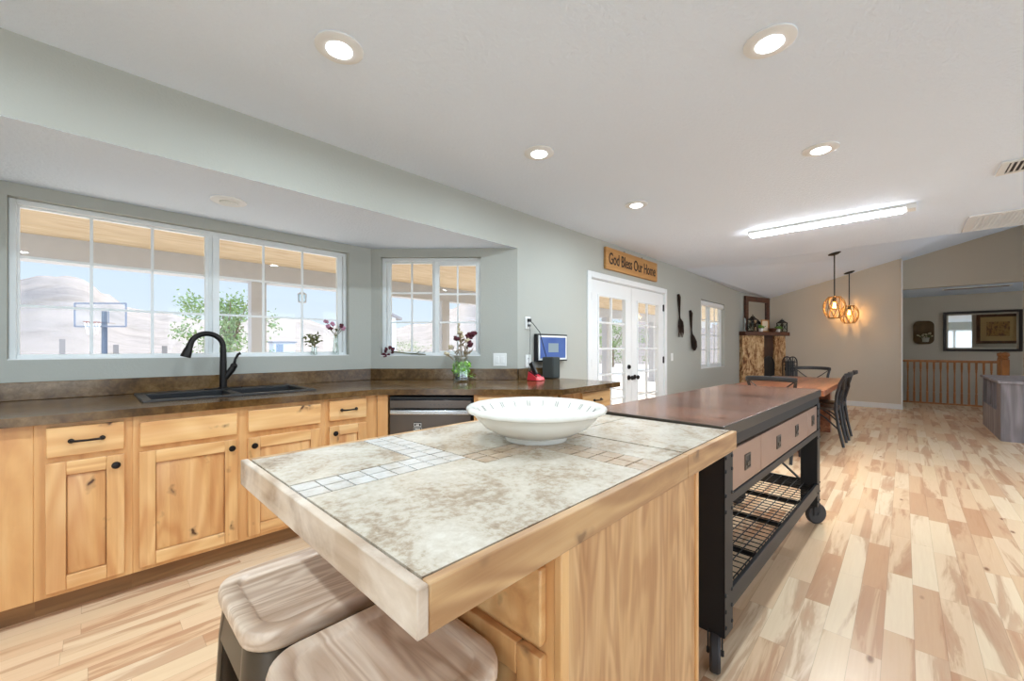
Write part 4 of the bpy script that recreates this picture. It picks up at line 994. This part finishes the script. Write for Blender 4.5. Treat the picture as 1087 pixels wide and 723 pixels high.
t = thing('stair_railing', 'honey oak stair railing with turned balusters in front of the stairwell', 'railing', (12.66, -.65, 0))
obj('hand_rail', MB().box(12.63, 12.69, -1.36, .035, .895, .945), M['rail'], t, bevel=.01)
obj('shoe_rail', MB().box(12.63, 12.69, -1.30, .035, 0, .03), M['rail'], t, bevel=.004)
bp = [(.019, .03), (.019, .24), (.012, .26), (.018, .28), (.0165, .34), (.011, .64), (.013, .70), (.019, .715), (.012, .73), (.019, .75), (.019, .897)]
for i in range(13): obj('baluster', MB().lathe(bp, (12.66, -.055 - .101 * i, 0), 10), M['rail'], t)
obj('newel_post', MB().box(12.615, 12.705, -1.43, -1.34, 0, .98).lathe([(.03, .98), (.05, 1.0), (.03, 1.02), (.052, 1.06), (.045, 1.10), (0, 1.12)], (12.66, -1.385, 0), 18), M['rail'], t, bevel=.004)
obj('newel_post', MB().box(12.205, 12.305, -1.45, -1.35, 0, .98).lathe([(.035, .98), (.055, 1.0), (.035, 1.02), (.06, 1.06), (.05, 1.11), (0, 1.13)], (12.255, -1.40, 0), 18), M['rail'], t, bevel=.004)

t = thing('console_cabinet', 'grey weathered wood console cabinet with open slots at the right edge', 'cabinet', (9.0, -1.6, 0))
KX0, KX1, KY0, KY1, KZ = 8.2, 9.88, -2.4, -.9, .745
m = MB(); m.box(KX0, KX1, KY0, KY1 - .14, 0, KZ); m.box(KX0, 8.55, KY1 - .14, KY1, 0, KZ); m.box(8.55, KX1, KY1 - .14, KY1, 0, .36); m.box(9.84, KX1, KY1 - .14, KY1, .36, KZ)
for x in (8.95, 9.38): m.box(x, x + .04, KY1 - .14, KY1, .36, KZ)
obj('carcass', m, M['grey_wood'], t)
obj('top', MB().box(KX0 - .03, KX1 + .01, KY0, KY1 + .03, KZ, KZ + .035), M['grey_wood'], t, bevel=.006)
obj('slot_back', MB().box(8.551, 9.839, KY1 - .139, KY1 - .13, .361, KZ - .001), M['black'], t)

t = thing('framed_print', 'brown framed print with tan mat, seen only in the hall mirror', 'picture', (10.12, -1.78, 1.3))
PY0, PY1, PZ0, PZ1 = -2.17, -1.41, 1.32, 2.10; fw = .07
m = MB()
for a, b, c, e in ((PY0, PY0 + fw, PZ0, PZ1), (PY1 - fw, PY1, PZ0, PZ1), (PY0 + fw, PY1 - fw, PZ0, PZ0 + fw), (PY0 + fw, PY1 - fw, PZ1 - fw, PZ1)): m.box(10.101, 10.14, a, b, c, e)
obj('frame', m, M['brown_frame'], t, bevel=.006)
obj('mat_board', MB().box(10.101, 10.115, PY0 + fw, PY1 - fw, PZ0 + fw, PZ1 - fw), M['canvas'], t)
k = N('abstract_landscape'); v = k.obj(False); nz = k.noise(k.mapped(v, (1, 9, 5)), 2.2, 6, .7, .6)
pm_ = k.done(k.ramp(nz, [(.3, S(70, 48, 34)), (.45, S(128, 84, 50)), (.55, S(190, 146, 74)), (.7, S(140, 118, 100))]), .7)
obj('print', MB().box(10.114, 10.119, PY0 + .18, PY1 - .18, PZ0 + .2, PZ1 - .2), pm_, t)

# ------------------------------------------------------------------ things on the long wall
t = thing('wooden_sign', 'long wooden sign with dark lettering above the double doors', 'sign', (4.95, 2.56, 2.152))
obj('board', MB().box(4.26, 5.645, 2.545, 2.578, 2.152, 2.412), M['sign'], t, bevel=.003)
vs, fs = text_mesh('God Bless Our Home', .155, .0015, 1.26)
m = MB(); m.add([(4.952 + v.x, 2.5435 - v.z, 2.278 + v.y * 1.25) for v in vs], fs); obj('lettering', m, M['ink'], t, smooth=False)
m = MB()
for x in (4.72, 5.2): m.tube(arc((x, 2.56, 2.41), .018, 0, PI, 8), .003, 6)
obj('hanging_loop', m, M['black_iron'], t)
dec = plain('aged_bronze_metal', S(58, 42, 34), .45, .5, .25)
t = thing('wall_fork', 'giant dark metal fork hanging on the wall right of the doors', 'wall decoration', (6.47, 2.56, 1.37))
x = 6.47; m = MB()
m.tube([(x - .03, 2.562, 2.05), (x - .025, 2.55, 2.0), (x - .01, 2.552, 1.86), (x, 2.553, 1.72), (x, 2.548, 1.64)], [.036, .048, .032, .022, .026], 10, flat=.4)
m.tube([(x, 2.548, 1.67), (x, 2.538, 1.61), (x + .005, 2.535, 1.54)], [.026, .085, .098], 10, flat=.3)
for dx in (-.082, -.028, .028, .082): m.tube([(x + .005 + dx, 2.535, 1.56), (x + .012 + dx, 2.53, 1.46), (x + .03 + dx, 2.55, 1.375)], [.018, .015, .007], 8, flat=.6)
obj('fork_body', m, dec, t)
t = thing('wall_spoon', 'giant dark metal spoon hanging on the wall beside the narrow window', 'wall decoration', (7.0, 2.56, 1.17))
x = 6.96; m = MB()
m.tube([(x - .03, 2.562, 1.83), (x - .02, 2.55, 1.78), (x - .005, 2.552, 1.64), (x + .01, 2.553, 1.50), (x + .015, 2.548, 1.43)], [.036, .050, .032, .022, .026], 10, flat=.4)
m.tube([(x + .015, 2.548, 1.44), (x + .025, 2.54, 1.40), (x + .045, 2.533, 1.33), (x + .075, 2.538, 1.25), (x + .10, 2.55, 1.19), (x + .115, 2.558, 1.165)], [.026, .06, .10, .10, .06, .012], 12, flat=.3)
obj('spoon_body', m, dec, t)
t = thing('window_blind', 'white roller blind cassette at the top of the narrow window', 'blind', (8.136, 2.62, 1.97))
obj('cassette', MB().box(7.49, 8.78, 2.585, 2.655, 1.985, 2.055), M['trim'], t, bevel=.008)
obj('roll', MB().cyl((7.50, 2.62, 1.985), (8.77, 2.62, 1.985), .022), M['white_plastic'], t)

def plate(label, c, rz, w=.075, h=.118, kind='outlet'):
    t = thing('wall_' + kind, label, kind, c, rz, local=True)
    obj('cover_plate', MB().box(-w / 2, w / 2, -.006, 0, -h / 2, h / 2), M['white_plastic'], t, bevel=.003)
    if kind == 'switch':
        n = max(1, round(w / .06)) if w > .1 else 1
        for i in range(n): x = (i - (n - 1) / 2) * .048; obj('rocker', MB().box(x - .016, x + .016, -.010, -.006, -.033, .033), M['white_plastic'], t, bevel=.003)
    else:
        for z in (-.022, .022):
            r_ = obj('receptacle', MB().box(-.017, .017, -.008, -.006, z - .014, z + .014), M['white_plastic'], t, bevel=.004)
            m = MB(); m.box(-.009, -.006, -.0085, -.0079, z - .006, z + .006); m.box(.006, .009, -.0085, -.0079, z - .006, z + .006); obj('slots', m, M['black'], r_)
    return t
plate('upper white outlet with cords plugged in, near the wall corner', (2.898, 2.578, 1.445), 0)
plate('lower white outlet behind the red telephone', (2.90, 2.578, 1.085), 0)
plate('white switch plate on the wall below the giant fork', (6.233, 2.578, 1.067), 0, kind='switch')
p = Vector((1.83, 3.578)) + BD * 1.20 - BN * .002
plate('double white switch plate on the angled bay wall', (p.x, p.y, 1.10), ar, .125, .12, kind='switch')
t = thing('wall_monitor', 'small framed wall screen with a blue display above the counter', 'screen', (3.22, 2.57, 1.08))
m = MB(); X0, X1, Z0, Z1 = 2.985, 3.465, 1.075, 1.345
m.box(X0, X1, 2.53, 2.576, Z0, Z1); obj('case', m, M['black'], t, bevel=.004)
m = MB()
for a, b, c, e in ((X0 + .014, X0 + .034, Z0 + .014, Z1 - .014), (X1 - .034, X1 - .014, Z0 + .014, Z1 - .014), (X0 + .03, X1 - .03, Z0 + .014, Z0 + .032), (X0 + .03, X1 - .03, Z1 - .032, Z1 - .014)): m.box(a, b, 2.526, 2.53, c, e)
obj('inner_border', m, M['white_plastic'], t)
k = N('blue_display'); v = k.obj(False)
e = k.n('Emission', {0: k.mix(k.noise(v, 6, 2), S(86, 112, 190), S(120, 150, 214)), 1: .62}); k.put(k.out.inputs[0], e.outputs[0])
sc_ = obj('screen', MB().box(X0 + .03, X1 - .03, 2.527, 2.531, Z0 + .03, Z1 - .03), k.m, t)
obj('display_tile', MB().box(3.15, 3.31, 2.5262, 2.528, 1.165, 1.255), emit('pale_display_tile', S(176, 196, 208), .6), sc_)
CT = .9165
t = thing('desk_speaker', 'dark grey box speaker standing on the counter end below the screen', 'speaker', (3.10, 2.44, CT))
obj('cabinet', MB().box(3.045, 3.155, 2.39, 2.52, CT + .003, CT + .205), M['speaker'], t, bevel=.006)
obj('grille', MB().box(3.052, 3.148, 2.386, 2.391, CT + .012, CT + .197), plain('speaker_grille', S(58, 64, 62), .9), t, bevel=.002)
obj('foot', MB().box(3.055, 3.145, 2.40, 2.51, CT, CT + .004), M['rubber'], t)
t = thing('cordless_phone', 'red cordless telephone base with black handset on the counter', 'telephone', (2.80, 2.39, CT))
m = MB(); x, y = 2.80, 2.39
m.add([(x - .06, y - .06, CT), (x + .06, y - .06, CT), (x + .06, y + .06, CT), (x - .06, y + .06, CT), (x - .052, y - .045, CT + .035), (x + .052, y - .045, CT + .035), (x + .05, y + .05, CT + .085), (x - .05, y + .05, CT + .085)],
      [(3, 2, 1, 0), (4, 5, 6, 7), (0, 1, 5, 4), (1, 2, 6, 5), (2, 3, 7, 6), (3, 0, 4, 7)])
obj('base', m, M['red'], t, bevel=.006)
obj('handset', MB().beam((x - .012, y - .01, CT + .05), (x - .012, y + .05, CT + .16), .044, .026, up=(1, 0, 0)), M['black'], t, bevel=.006)
obj('cradle_strip', MB().beam((x + .03, y - .048, CT + .036), (x + .03, y + .045, CT + .084), .012, .006, up=(1, 0, 0)), M['black'], t)
obj('cradle_strip', MB().beam((x - .045, y - .048, CT + .036), (x - .045, y + .045, CT + .084), .010, .006, up=(1, 0, 0)), M['black'], t)
m = MB(); m.box(2.885, 2.915, 2.545, 2.572, 1.455, 1.485)
m.tube([(2.90, 2.55, 1.465), (2.92, 2.53, 1.44), (3.0, 2.515, 1.36), (3.06, 2.51, 1.2), (3.12, 2.51, 1.06), (3.10, 2.515, .95), (3.06, 2.52, .925), (3.0, 2.5, .919)], .004, 6)
tag(obj('power_cord', m, M['black']), 'black cord looping from the upper outlet across the wall screen', 'cord')
m = MB(); m.tube([(2.90, 2.555, 1.43), (2.905, 2.55, 1.36), (2.89, 2.545, 1.2), (2.875, 2.54, 1.06), (2.87, 2.53, .96), (2.85, 2.47, .919)], .003, 6); m.box(2.888, 2.912, 2.55, 2.572, 1.412, 1.432)
tag(obj('power_cord', m, plain('grey_cord', S(92, 92, 90), .5)), 'grey cord hanging straight down from the upper outlet to the telephone', 'cord')

# ------------------------------------------------------------------ flowers and vases
def blossom(mb, c, r, n=9):
    c = Vector(c)
    for i in range(n):
        d = Vector((random.gauss(0, 1), random.gauss(0, 1), random.gauss(0, 1))).normalized(); mb.ball(c + d * r * .55, r * .55, (1, 1, .8), 7, 5, .5)
    return mb
CT = .9165
jc = (2.275, 2.80, CT)
t = thing('flower_jar', 'clear glass jar of dried flowers with lime leaves on the counter', 'vase', jc)
prof = [(0, .0), (.066, 0), (.074, .012), (.074, .155), (.062, .185), (.048, .195), (.048, .215), (.052, .218), (.046, .218), (.044, .196), (.058, .184), (.070, .155), (.070, .014), (0, .010)]
obj('jar', MB().lathe(prof, jc, 28), M['jar'], t)
m = MB(); obj('pebbles', (lambda mb: [mb.ball((jc[0] + .05 * math.sqrt(random.random()) * math.cos(a), jc[1] + .05 * math.sqrt(random.random()) * math.sin(a), CT + .02 + .04 * random.random()), .012, (1, 1, .8), 7, 5, .4) for a in [random.uniform(0, 6.28) for _ in range(60)]] and mb)(MB()), plain('dark_pebbles', S(66, 72, 74), .4, var=.3), t)
m = MB()
for i in range(260):
    a = random.uniform(0, 6.28); z = random.uniform(.065, .165); rr = random.uniform(.045, .066)
    m.leafquad((jc[0] + rr * math.cos(a), jc[1] + rr * math.sin(a), CT + z), (random.gauss(0, 1), random.gauss(0, 1), random.gauss(0, 1)), (math.cos(a), math.sin(a), .2), .034, .026)
for i in range(9): m.leafquad((jc[0] + .085 + random.gauss(0, .012), jc[1] - .045 + random.gauss(0, .012), CT + .02 + random.uniform(0, .04)), (random.gauss(0, 1), random.gauss(0, 1), .3), (0, 0, 1), .035, .028)
obj('lime_leaves', m, M['lime'], t, smooth=False)
m = MB(); tips = []
for dx, dz in ((-.10, .30), (-.06, .38), (-.03, .42), (.0, .50), (.02, .40), (.05, .36), (.09, .40), (.11, .33), (-.13, .24), (.13, .27)):
    # spread along the bay wall so that the bunch opens sideways
    p1 = Vector((jc[0] + dx * .70 + random.gauss(0, .012), jc[1] - dx * .70 + random.gauss(0, .03), CT + dz))
    m.tube([(jc[0] + random.gauss(0, .015), jc[1] + random.gauss(0, .015), CT + .06), (jc[0] + dx * .2, jc[1] - dx * .2, CT + .22), p1], [.003, .003, .002], 6); tips.append(p1)
    for i in range(5):
        f = random.uniform(.35, .9); b = Vector((jc[0], jc[1], CT + .12)).lerp(p1, f); m.leafquad(b, (random.gauss(0, 1), random.gauss(0, 1), 1.2), (0, 1, 0), .06, .012)
obj('stems', m, M['stem'], t)
for i in (6, 7): obj('bloom', blossom(MB(), tips[i], .035), M['maroon'], t)
obj('bloom', blossom(MB(), tips[6] + Vector((.03, -.03, .012)), .034), M['maroon'], t)
obj('bloom', blossom(MB(), tips[1], .028), M['maroon'], t)
for i in (0, 2, 4, 5, 8): obj('bloom', blossom(MB(), tips[i], .026, 7), M['cream_petal'], t)
obj('bloom', (lambda mb: [blossom(mb, tips[3] - Vector((0, 0, .02 * q)), .014, 5) for q in range(5)] and mb)(MB()), M['cream_petal'], t)
def sill2(s, q, z): p = Vector((1.83, 3.578)) + BD * s + BN * q; return Vector((p.x, p.y, z))
t = thing('dried_flower', 'dried maroon flower lying on the sill of the angled window', 'flower', tuple(sill2(.3, .03, 1.14)))
m = MB()
for i in range(9): blossom(m, sill2(.15 + .045 * math.cos(i * 2.4), .02 + .018 * math.sin(i * 1.7), 1.172 + .038 * math.sin(i * 2.4 + .6)), .02, 6)
obj('bloom', m, M['maroon'], t)
m = MB(); m.tube([sill2(.19, .025, 1.175), sill2(.33, .035, 1.158), sill2(.50, .04, 1.145)], [.006, .005, .004], 8)
for i in range(12): m.leafquad(sill2(.34 + .012 * i, .035, 1.156), (BD.x + random.gauss(0, .3), BD.y + random.gauss(0, .3), random.gauss(0, .25)), (0, 0, 1), .07, .016)
obj('stem', m, M['olive'], t)
vc = (1.33, 3.607, 1.148)
t = thing('bud_vase', 'shorter clear bud vase with olive sprig on the window sill', 'vase', vc, 0, 'bud vases on the window sill')
obj('vase', MB().lathe([(0, 0), (.024, 0), (.026, .02), (.022, .055), (.024, .075), (.021, .075), (.019, .055), (.022, .02), (0, .006)], vc, 20), M['jar'], t)
m = MB()
for a in range(3): m.tube([(vc[0], vc[1], vc[2] + .01), (vc[0] + .004 * a, vc[1], vc[2] + .08), (vc[0] + .03 * (a - 1), vc[1] - .005, vc[2] + .15)], .0022, 6)
obj('stems', m, M['stem'], t)
m = MB()
for i in range(60): m.leafquad((vc[0] + random.gauss(0, .03), vc[1] + random.gauss(0, .008), vc[2] + .125 + random.gauss(0, .025)), (random.gauss(0, 1), random.gauss(0, .4), random.gauss(.3, .8)), (0, 1, 0), .04, .014)
obj('leaves', m, M['olive'], t, smooth=False)
vc = (1.515, 3.612, 1.148)
t = thing('bud_vase', 'taller clear vase of pink flowers in the corner of the window sill', 'vase', vc, 0, 'bud vases on the window sill')
obj('vase', MB().lathe([(0, 0), (.027, 0), (.028, .03), (.020, .10), (.019, .15), (.023, .17), (.020, .17), (.016, .15), (.017, .10), (.024, .03), (0, .006)], vc, 20), M['jar'], t)
m = MB(); tp = []
for dx, dz in ((-.085, .29), (-.07, .25), (-.05, .23), (-.03, .27), (.05, .26), (.065, .235), (.0, .22)):
    p1 = Vector((vc[0] + dx, vc[1] - .008, vc[2] + dz)); tp.append(p1); m.tube([(vc[0] + .008, vc[1], vc[2] + .02), (vc[0], vc[1], vc[2] + .16), p1], .0022, 6)
obj('stems', m, M['olive'], t)
for i, mt in enumerate(('pink', 'pink', 'maroon', 'pink', 'maroon', 'pink', 'olive')): obj('bloom', blossom(MB(), tp[i], .021 if i != 6 else .015, 7), M[mt], t)

# ------------------------------------------------------------------ outside: patio, yard, hills
sobj('patio_floor', MB().box(-9, 22, 2.70, 7.6, -.25, -.12), M['concrete'])
pr = MB().box(-9, 22, 2.72, 7.3, 2.487, 2.53); sobj('patio_ceiling', pr, M['plywood'], smooth=False)
sobj('patio_beam', MB().box(-9, 22, 7.05, 7.27, 2.2, 2.487), M['stucco'], smooth=False)
for x, lab in ((-5.2, 'pale stucco patio post left of the sink window'), (1.80, 'pale stucco patio post in the right half of the sink window'), (5.30, 'pale stucco patio post through the angled window'), (8.7, 'pale stucco patio post hidden behind the wall'), (11.95, 'pale stucco patio post through the left door leaf'), (15.4, 'pale stucco patio post through the right door leaf')):
    o = thing('patio_post', lab, 'post', (x, 7.15, -.12), 0, 'patio posts')
    obj('shaft', MB().box(x - .10, x + .10, 7.05, 7.25, -.12, 2.2), M['stucco'], o, bevel=.008); obj('plinth', MB().box(x - .13, x + .13, 7.02, 7.28, -.12, .05), M['stucco'], o, bevel=.008)
t = thing('patio_lantern', 'small lantern hanging under the patio beam outside the sink window', 'lantern', (2.45, 7.15, 1.95))
obj('hook', MB().cyl((2.45, 7.15, 2.2), (2.45, 7.15, 2.14), .006, seg=6), M['black_iron'], t)
m = MB(); m.lathe([(.0, .19), (.07, .15), (.075, .14)], (2.45, 7.15, 1.95), 6); m.lathe([(.06, 0), (.06, .015)], (2.45, 7.15, 1.95), 6)
for k in range(6): a = PI / 3 * k; m.cyl((2.45 + .058 * math.cos(a), 7.15 + .058 * math.sin(a), 1.955), (2.45 + .068 * math.cos(a), 7.15 + .068 * math.sin(a), 2.095), .005, seg=6)
obj('frame', m, M['stucco'], t)
obj('glass', MB().lathe([(.05, .015), (.06, .14)], (2.45, 7.15, 1.95), 12), M['lantern_glass'], t)

# hills: height follows the compass direction, rising beyond the yard
SK = [(-400, 318), (-120, 312), (18, 305), (45, 299), (72, 298), (90, 303), (112, 318), (140, 332), (175, 339), (217, 345), (262, 343), (290, 338), (318, 341), (355, 348), (410, 350), (450, 345), (478, 330), (495, 323), (520, 330), (600, 342), (700, 345), (900, 350)]
def sky_elev(u):
    for (a, ya), (b, yb) in zip(SK, SK[1:]):
        if a <= u <= b:
            f = (u - a) / (b - a); f = f * f * (3 - 2 * f); return (369 - (ya + (yb - ya) * f)) / 433.0
    return .05
m = MB(); NA, NR = 170, 60; vs = []
rads = [7.6 + (330 - 7.6) * (j / NR) ** 2.2 for j in range(NR + 1)]
for i in range(NA + 1):
    off = -64 + 100 * i / NA                                   # degrees from the middle of the view
    ta = math.tan(R(off)); u = 543 + 433 * ta; an = PSI - R(off); d = Vector((math.cos(an), math.sin(an)))
    H_ = sky_elev(max(-399, min(899, u))) * math.cos(R(off))
    for j, r in enumerate(rads):
        f = min(1, max(0, (r - 45) / 175)); f = f * f * (3 - 2 * f) if r < 220 else 1 - .25 * (r - 220) / 110
        z = -.22 + f * (220 * H_ + 1.3) + f * (2.6 * mnoise.fractal(Vector((d.x * r / 26, d.y * r / 26, 0)), 1, 2, 5) if r < 200 else 0)
        vs.append((d.x * r, d.y * r, z))
fs = [(i * (NR + 1) + j, i * (NR + 1) + j + 1, (i + 1) * (NR + 1) + j + 1, (i + 1) * (NR + 1) + j) for i in range(NA) for j in range(NR)]
fs = [f for f in fs if min(vs[q][1] for q in f) > 6.8 or max(vs[q][0] for q in f) > 25]
k = N('pale_desert_hills'); v = k.obj(False); a_ = k.noise(v, .12, 8, .62, .8); b_2 = k.noise(v, .9, 6, .7)
M['hill'] = k.done(k.mix(k.ramp(b_2, [(.5, (0, 0, 0)), (.68, (.45,) * 3)]), k.ramp(a_, [(.35, S(112, 101, 93)), (.5, S(134, 123, 115)), (.65, S(118, 106, 95))]), S(104, 98, 78)), .95, 0, bump=b_2, bstr=.6, bdist=.4)
near = [f for f in fs if math.hypot(vs[f[0]][0], vs[f[0]][1]) < 34]; far = [f for f in fs if math.hypot(vs[f[0]][0], vs[f[0]][1]) >= 34]
def keep(ff):
    ix = sorted({q for f in ff for q in f}); mp_ = {q: i for i, q in enumerate(ix)}
    return [vs[q] for q in ix], [tuple(mp_[q] for q in f) for f in ff]
sobj('hillside', MB().add(*keep(far)), M['hill'])
sobj('yard_ground', MB().add(*keep(near)), plain('pale_yard_bounce', S(206, 197, 186), .95, var=.12))  # yard made paler than the hills to bounce light onto the bay ceiling

def tree(label, x, y, h, r, n, kind='yard_tree', group='shrubs and trees beyond the patio', z=-.2):
    t = thing(kind, label, 'tree' if 'tree' in kind else 'shrub', (x, y, z), 0, group)
    m = MB(); m.tube([(x, y, z), (x + .03, y, z + h * .3), (x - .05, y, z + h * .55)], [h * .03, h * .022, h * .014], 8)
    for i in range(7):
        a = random.uniform(0, 6.28); m.tube([(x, y, z + h * random.uniform(.2, .45)), (x + r * .6 * math.cos(a), y + r * .6 * math.sin(a), z + h * random.uniform(.55, .85))], [h * .012, h * .004], 6)
    obj('trunk', m, M['bark'], t)
    m = MB()
    cl = [(random.gauss(0, r * .42), random.gauss(0, r * .42), z + h * random.uniform(.18, .88)) for _ in range(26)]
    for i in range(n):
        c = random.choice(cl); p = Vector((x + c[0] + random.gauss(0, r * .16), y + c[1] + random.gauss(0, r * .16), c[2] + random.gauss(0, h * .06)))
        if p.z < z: p.z = z + .05
        m.leafquad(p, (random.gauss(0, 1), random.gauss(0, 1), random.gauss(0, .8)), (random.gauss(0, 1), random.gauss(0, 1), 1), h * .045, h * .02)
    obj('foliage', m, M['tree_leaf'], t, smooth=False)
tree('feathery green tree beside the patio post, through the sink window', 5.3, 26.5, 4.6, 1.7, 3000)
tree('low green bush through the left half of the angled window', 14.2, 23.0, 2.0, 1.5, 1500, 'yard_bush')
tree('green bush through the left door leaf, left of the post', 20.5, 14.0, 3.0, 1.6, 1600, 'yard_bush')
tree('green bush through the left door leaf, right of the post', 26.5, 15.3, 3.6, 2.0, 1800, 'yard_bush')
tree('green bush through the right door leaf', 30.5, 13.6, 3.2, 1.4, 1500, 'yard_bush')

t = thing('basketball_hoop', 'basketball hoop on a dark pole in the yard outside the sink window', 'basketball hoop', (.42, 21.2, -.2))
wd = Vector((1.1 + .23, 20.49 - 21.86, 0)).normalized(); wc = Vector((.42, 21.2, 0)); wn_ = Vector((-wd.y, wd.x, 0)) * -1
m = MB(); m.cyl((.42, 21.2, -.2), (.42, 21.2, 2.55), .09, .08, 12); obj('pole', m, plain('slate_pole', S(84, 92, 104), .5), t)
fr_ = wc - wn_ * 0 + Vector((0, 0, 2.4))
m = MB(); hw, hh = .93, .42; cb = fr_ + (-wn_) * -.15
for sx in (-1, 1): m.beam(cb + wd * sx * hw - Vector((0, 0, hh)), cb + wd * sx * hw + Vector((0, 0, hh)), .05, .05)
for sz in (-1, 1): m.beam(cb - wd * hw + Vector((0, 0, sz * hh)), cb + wd * hw + Vector((0, 0, sz * hh)), .05, .05)
for sx in (-1, 1): m.beam(cb + wd * sx * .3 - Vector((0, 0, .3)), cb + wd * sx * .3 + Vector((0, 0, .18)), .03, .03)
m.beam(cb - wd * .3 + Vector((0, 0, .18)), cb + wd * .3 + Vector((0, 0, .18)), .03, .03)
bb = obj('backboard_frame', m, plain('board_frame', S(120, 124, 134), .5), t)
m = MB(); p = [cb - wd * hw - Vector((0, 0, hh)), cb + wd * hw - Vector((0, 0, hh)), cb + wd * hw + Vector((0, 0, hh)), cb - wd * hw + Vector((0, 0, hh))]
m.add(p, [(0, 1, 2, 3)]); obj('backboard', m, glass('acrylic', (.9, .92, .95, 1), .05), t)
m = MB(); m.torus(cb + wn_ * .28 - Vector((0, 0, .28)), .22, .016); obj('hoop_ring', m, plain('hoop_paint', S(150, 96, 80), .5), t)
m = MB()
for k in range(12):
    a = 2 * PI * k / 12
    for s in (-.5, .5): m.tube([cb + wn_ * .28 + Vector((.22 * math.cos(a), .22 * math.sin(a), -.28)), cb + wn_ * .28 + Vector((.13 * math.cos(a + s), .13 * math.sin(a + s), -.7))], .006, 4)
obj('net', m, M['white_plastic'], t)
for x, y, h, lab in ((-.83, 28.3, 1.6, 'weathered fence post left of the basketball pole'), (.95, 27.9, 1.35, 'weathered fence post just right of the basketball pole'), (2.75, 27.6, 1.3, 'weathered fence post behind the faucet spray head'), (-3.0, 28.8, 1.5, 'weathered fence post at the left edge of the sink window')):
    o = obj('fence_post', MB().box(x - .10, x + .10, y - .10, y + .10, -.3, h), plain('weathered_post', S(140, 130, 122), .9)); tag(o, lab, 'post', 'fence posts in the yard')
t = thing('yard_shed', 'small white shed in the distance through the sink window', 'shed', (19.8, 66, -.2))
obj('walls', MB().box(18.4, 21.2, 64.8, 67, -.3, 1.9), plain('white_siding', S(232, 232, 234), .7), t)
obj('roof', MB().prism([(18.2, 64.6), (21.4, 64.6), (21.4, 67.2), (18.2, 67.2)], 1.9, 2.1), plain('grey_roof', S(150, 150, 154), .7), t)
obj('door', MB().box(18.7, 19.6, 64.74, 64.8, -.2, 1.7), plain('grey_door', S(150, 158, 168), .6), t)
t = thing('outbuilding', 'pale sloping roofed outbuilding at the left edge of the angled window', 'building', (8.1, 15.8, -.2))
m = MB(); gx0, gx1, gy0, gy1 = 7.5, 8.75, 15.0, 16.6
m.add([(x, y, z) for y in (gy0, gy1) for x, z in ((gx0, -.3), (gx1, -.3), (gx1, 2.42), (gx0, 2.9))], [(0, 1, 2, 3), (4, 5, 6, 7), (0, 1, 5, 4), (1, 2, 6, 5), (2, 3, 7, 6), (3, 0, 4, 7)])
obj('walls', m, plain('white_garage', S(222, 224, 228), .8), t, smooth=False)
m = MB(); m.prism([(gx0 - .05, gy0 - .15), (gx1 + .2, gy0 - .15), (gx1 + .2, gy1 + .1), (gx0 - .05, gy1 + .1)], 0, .09)
for v in m.v: v.z += 2.9 - (v.x - gx0) * .384
obj('roof', m, plain('garage_roof', S(150, 142, 138), .8), t)
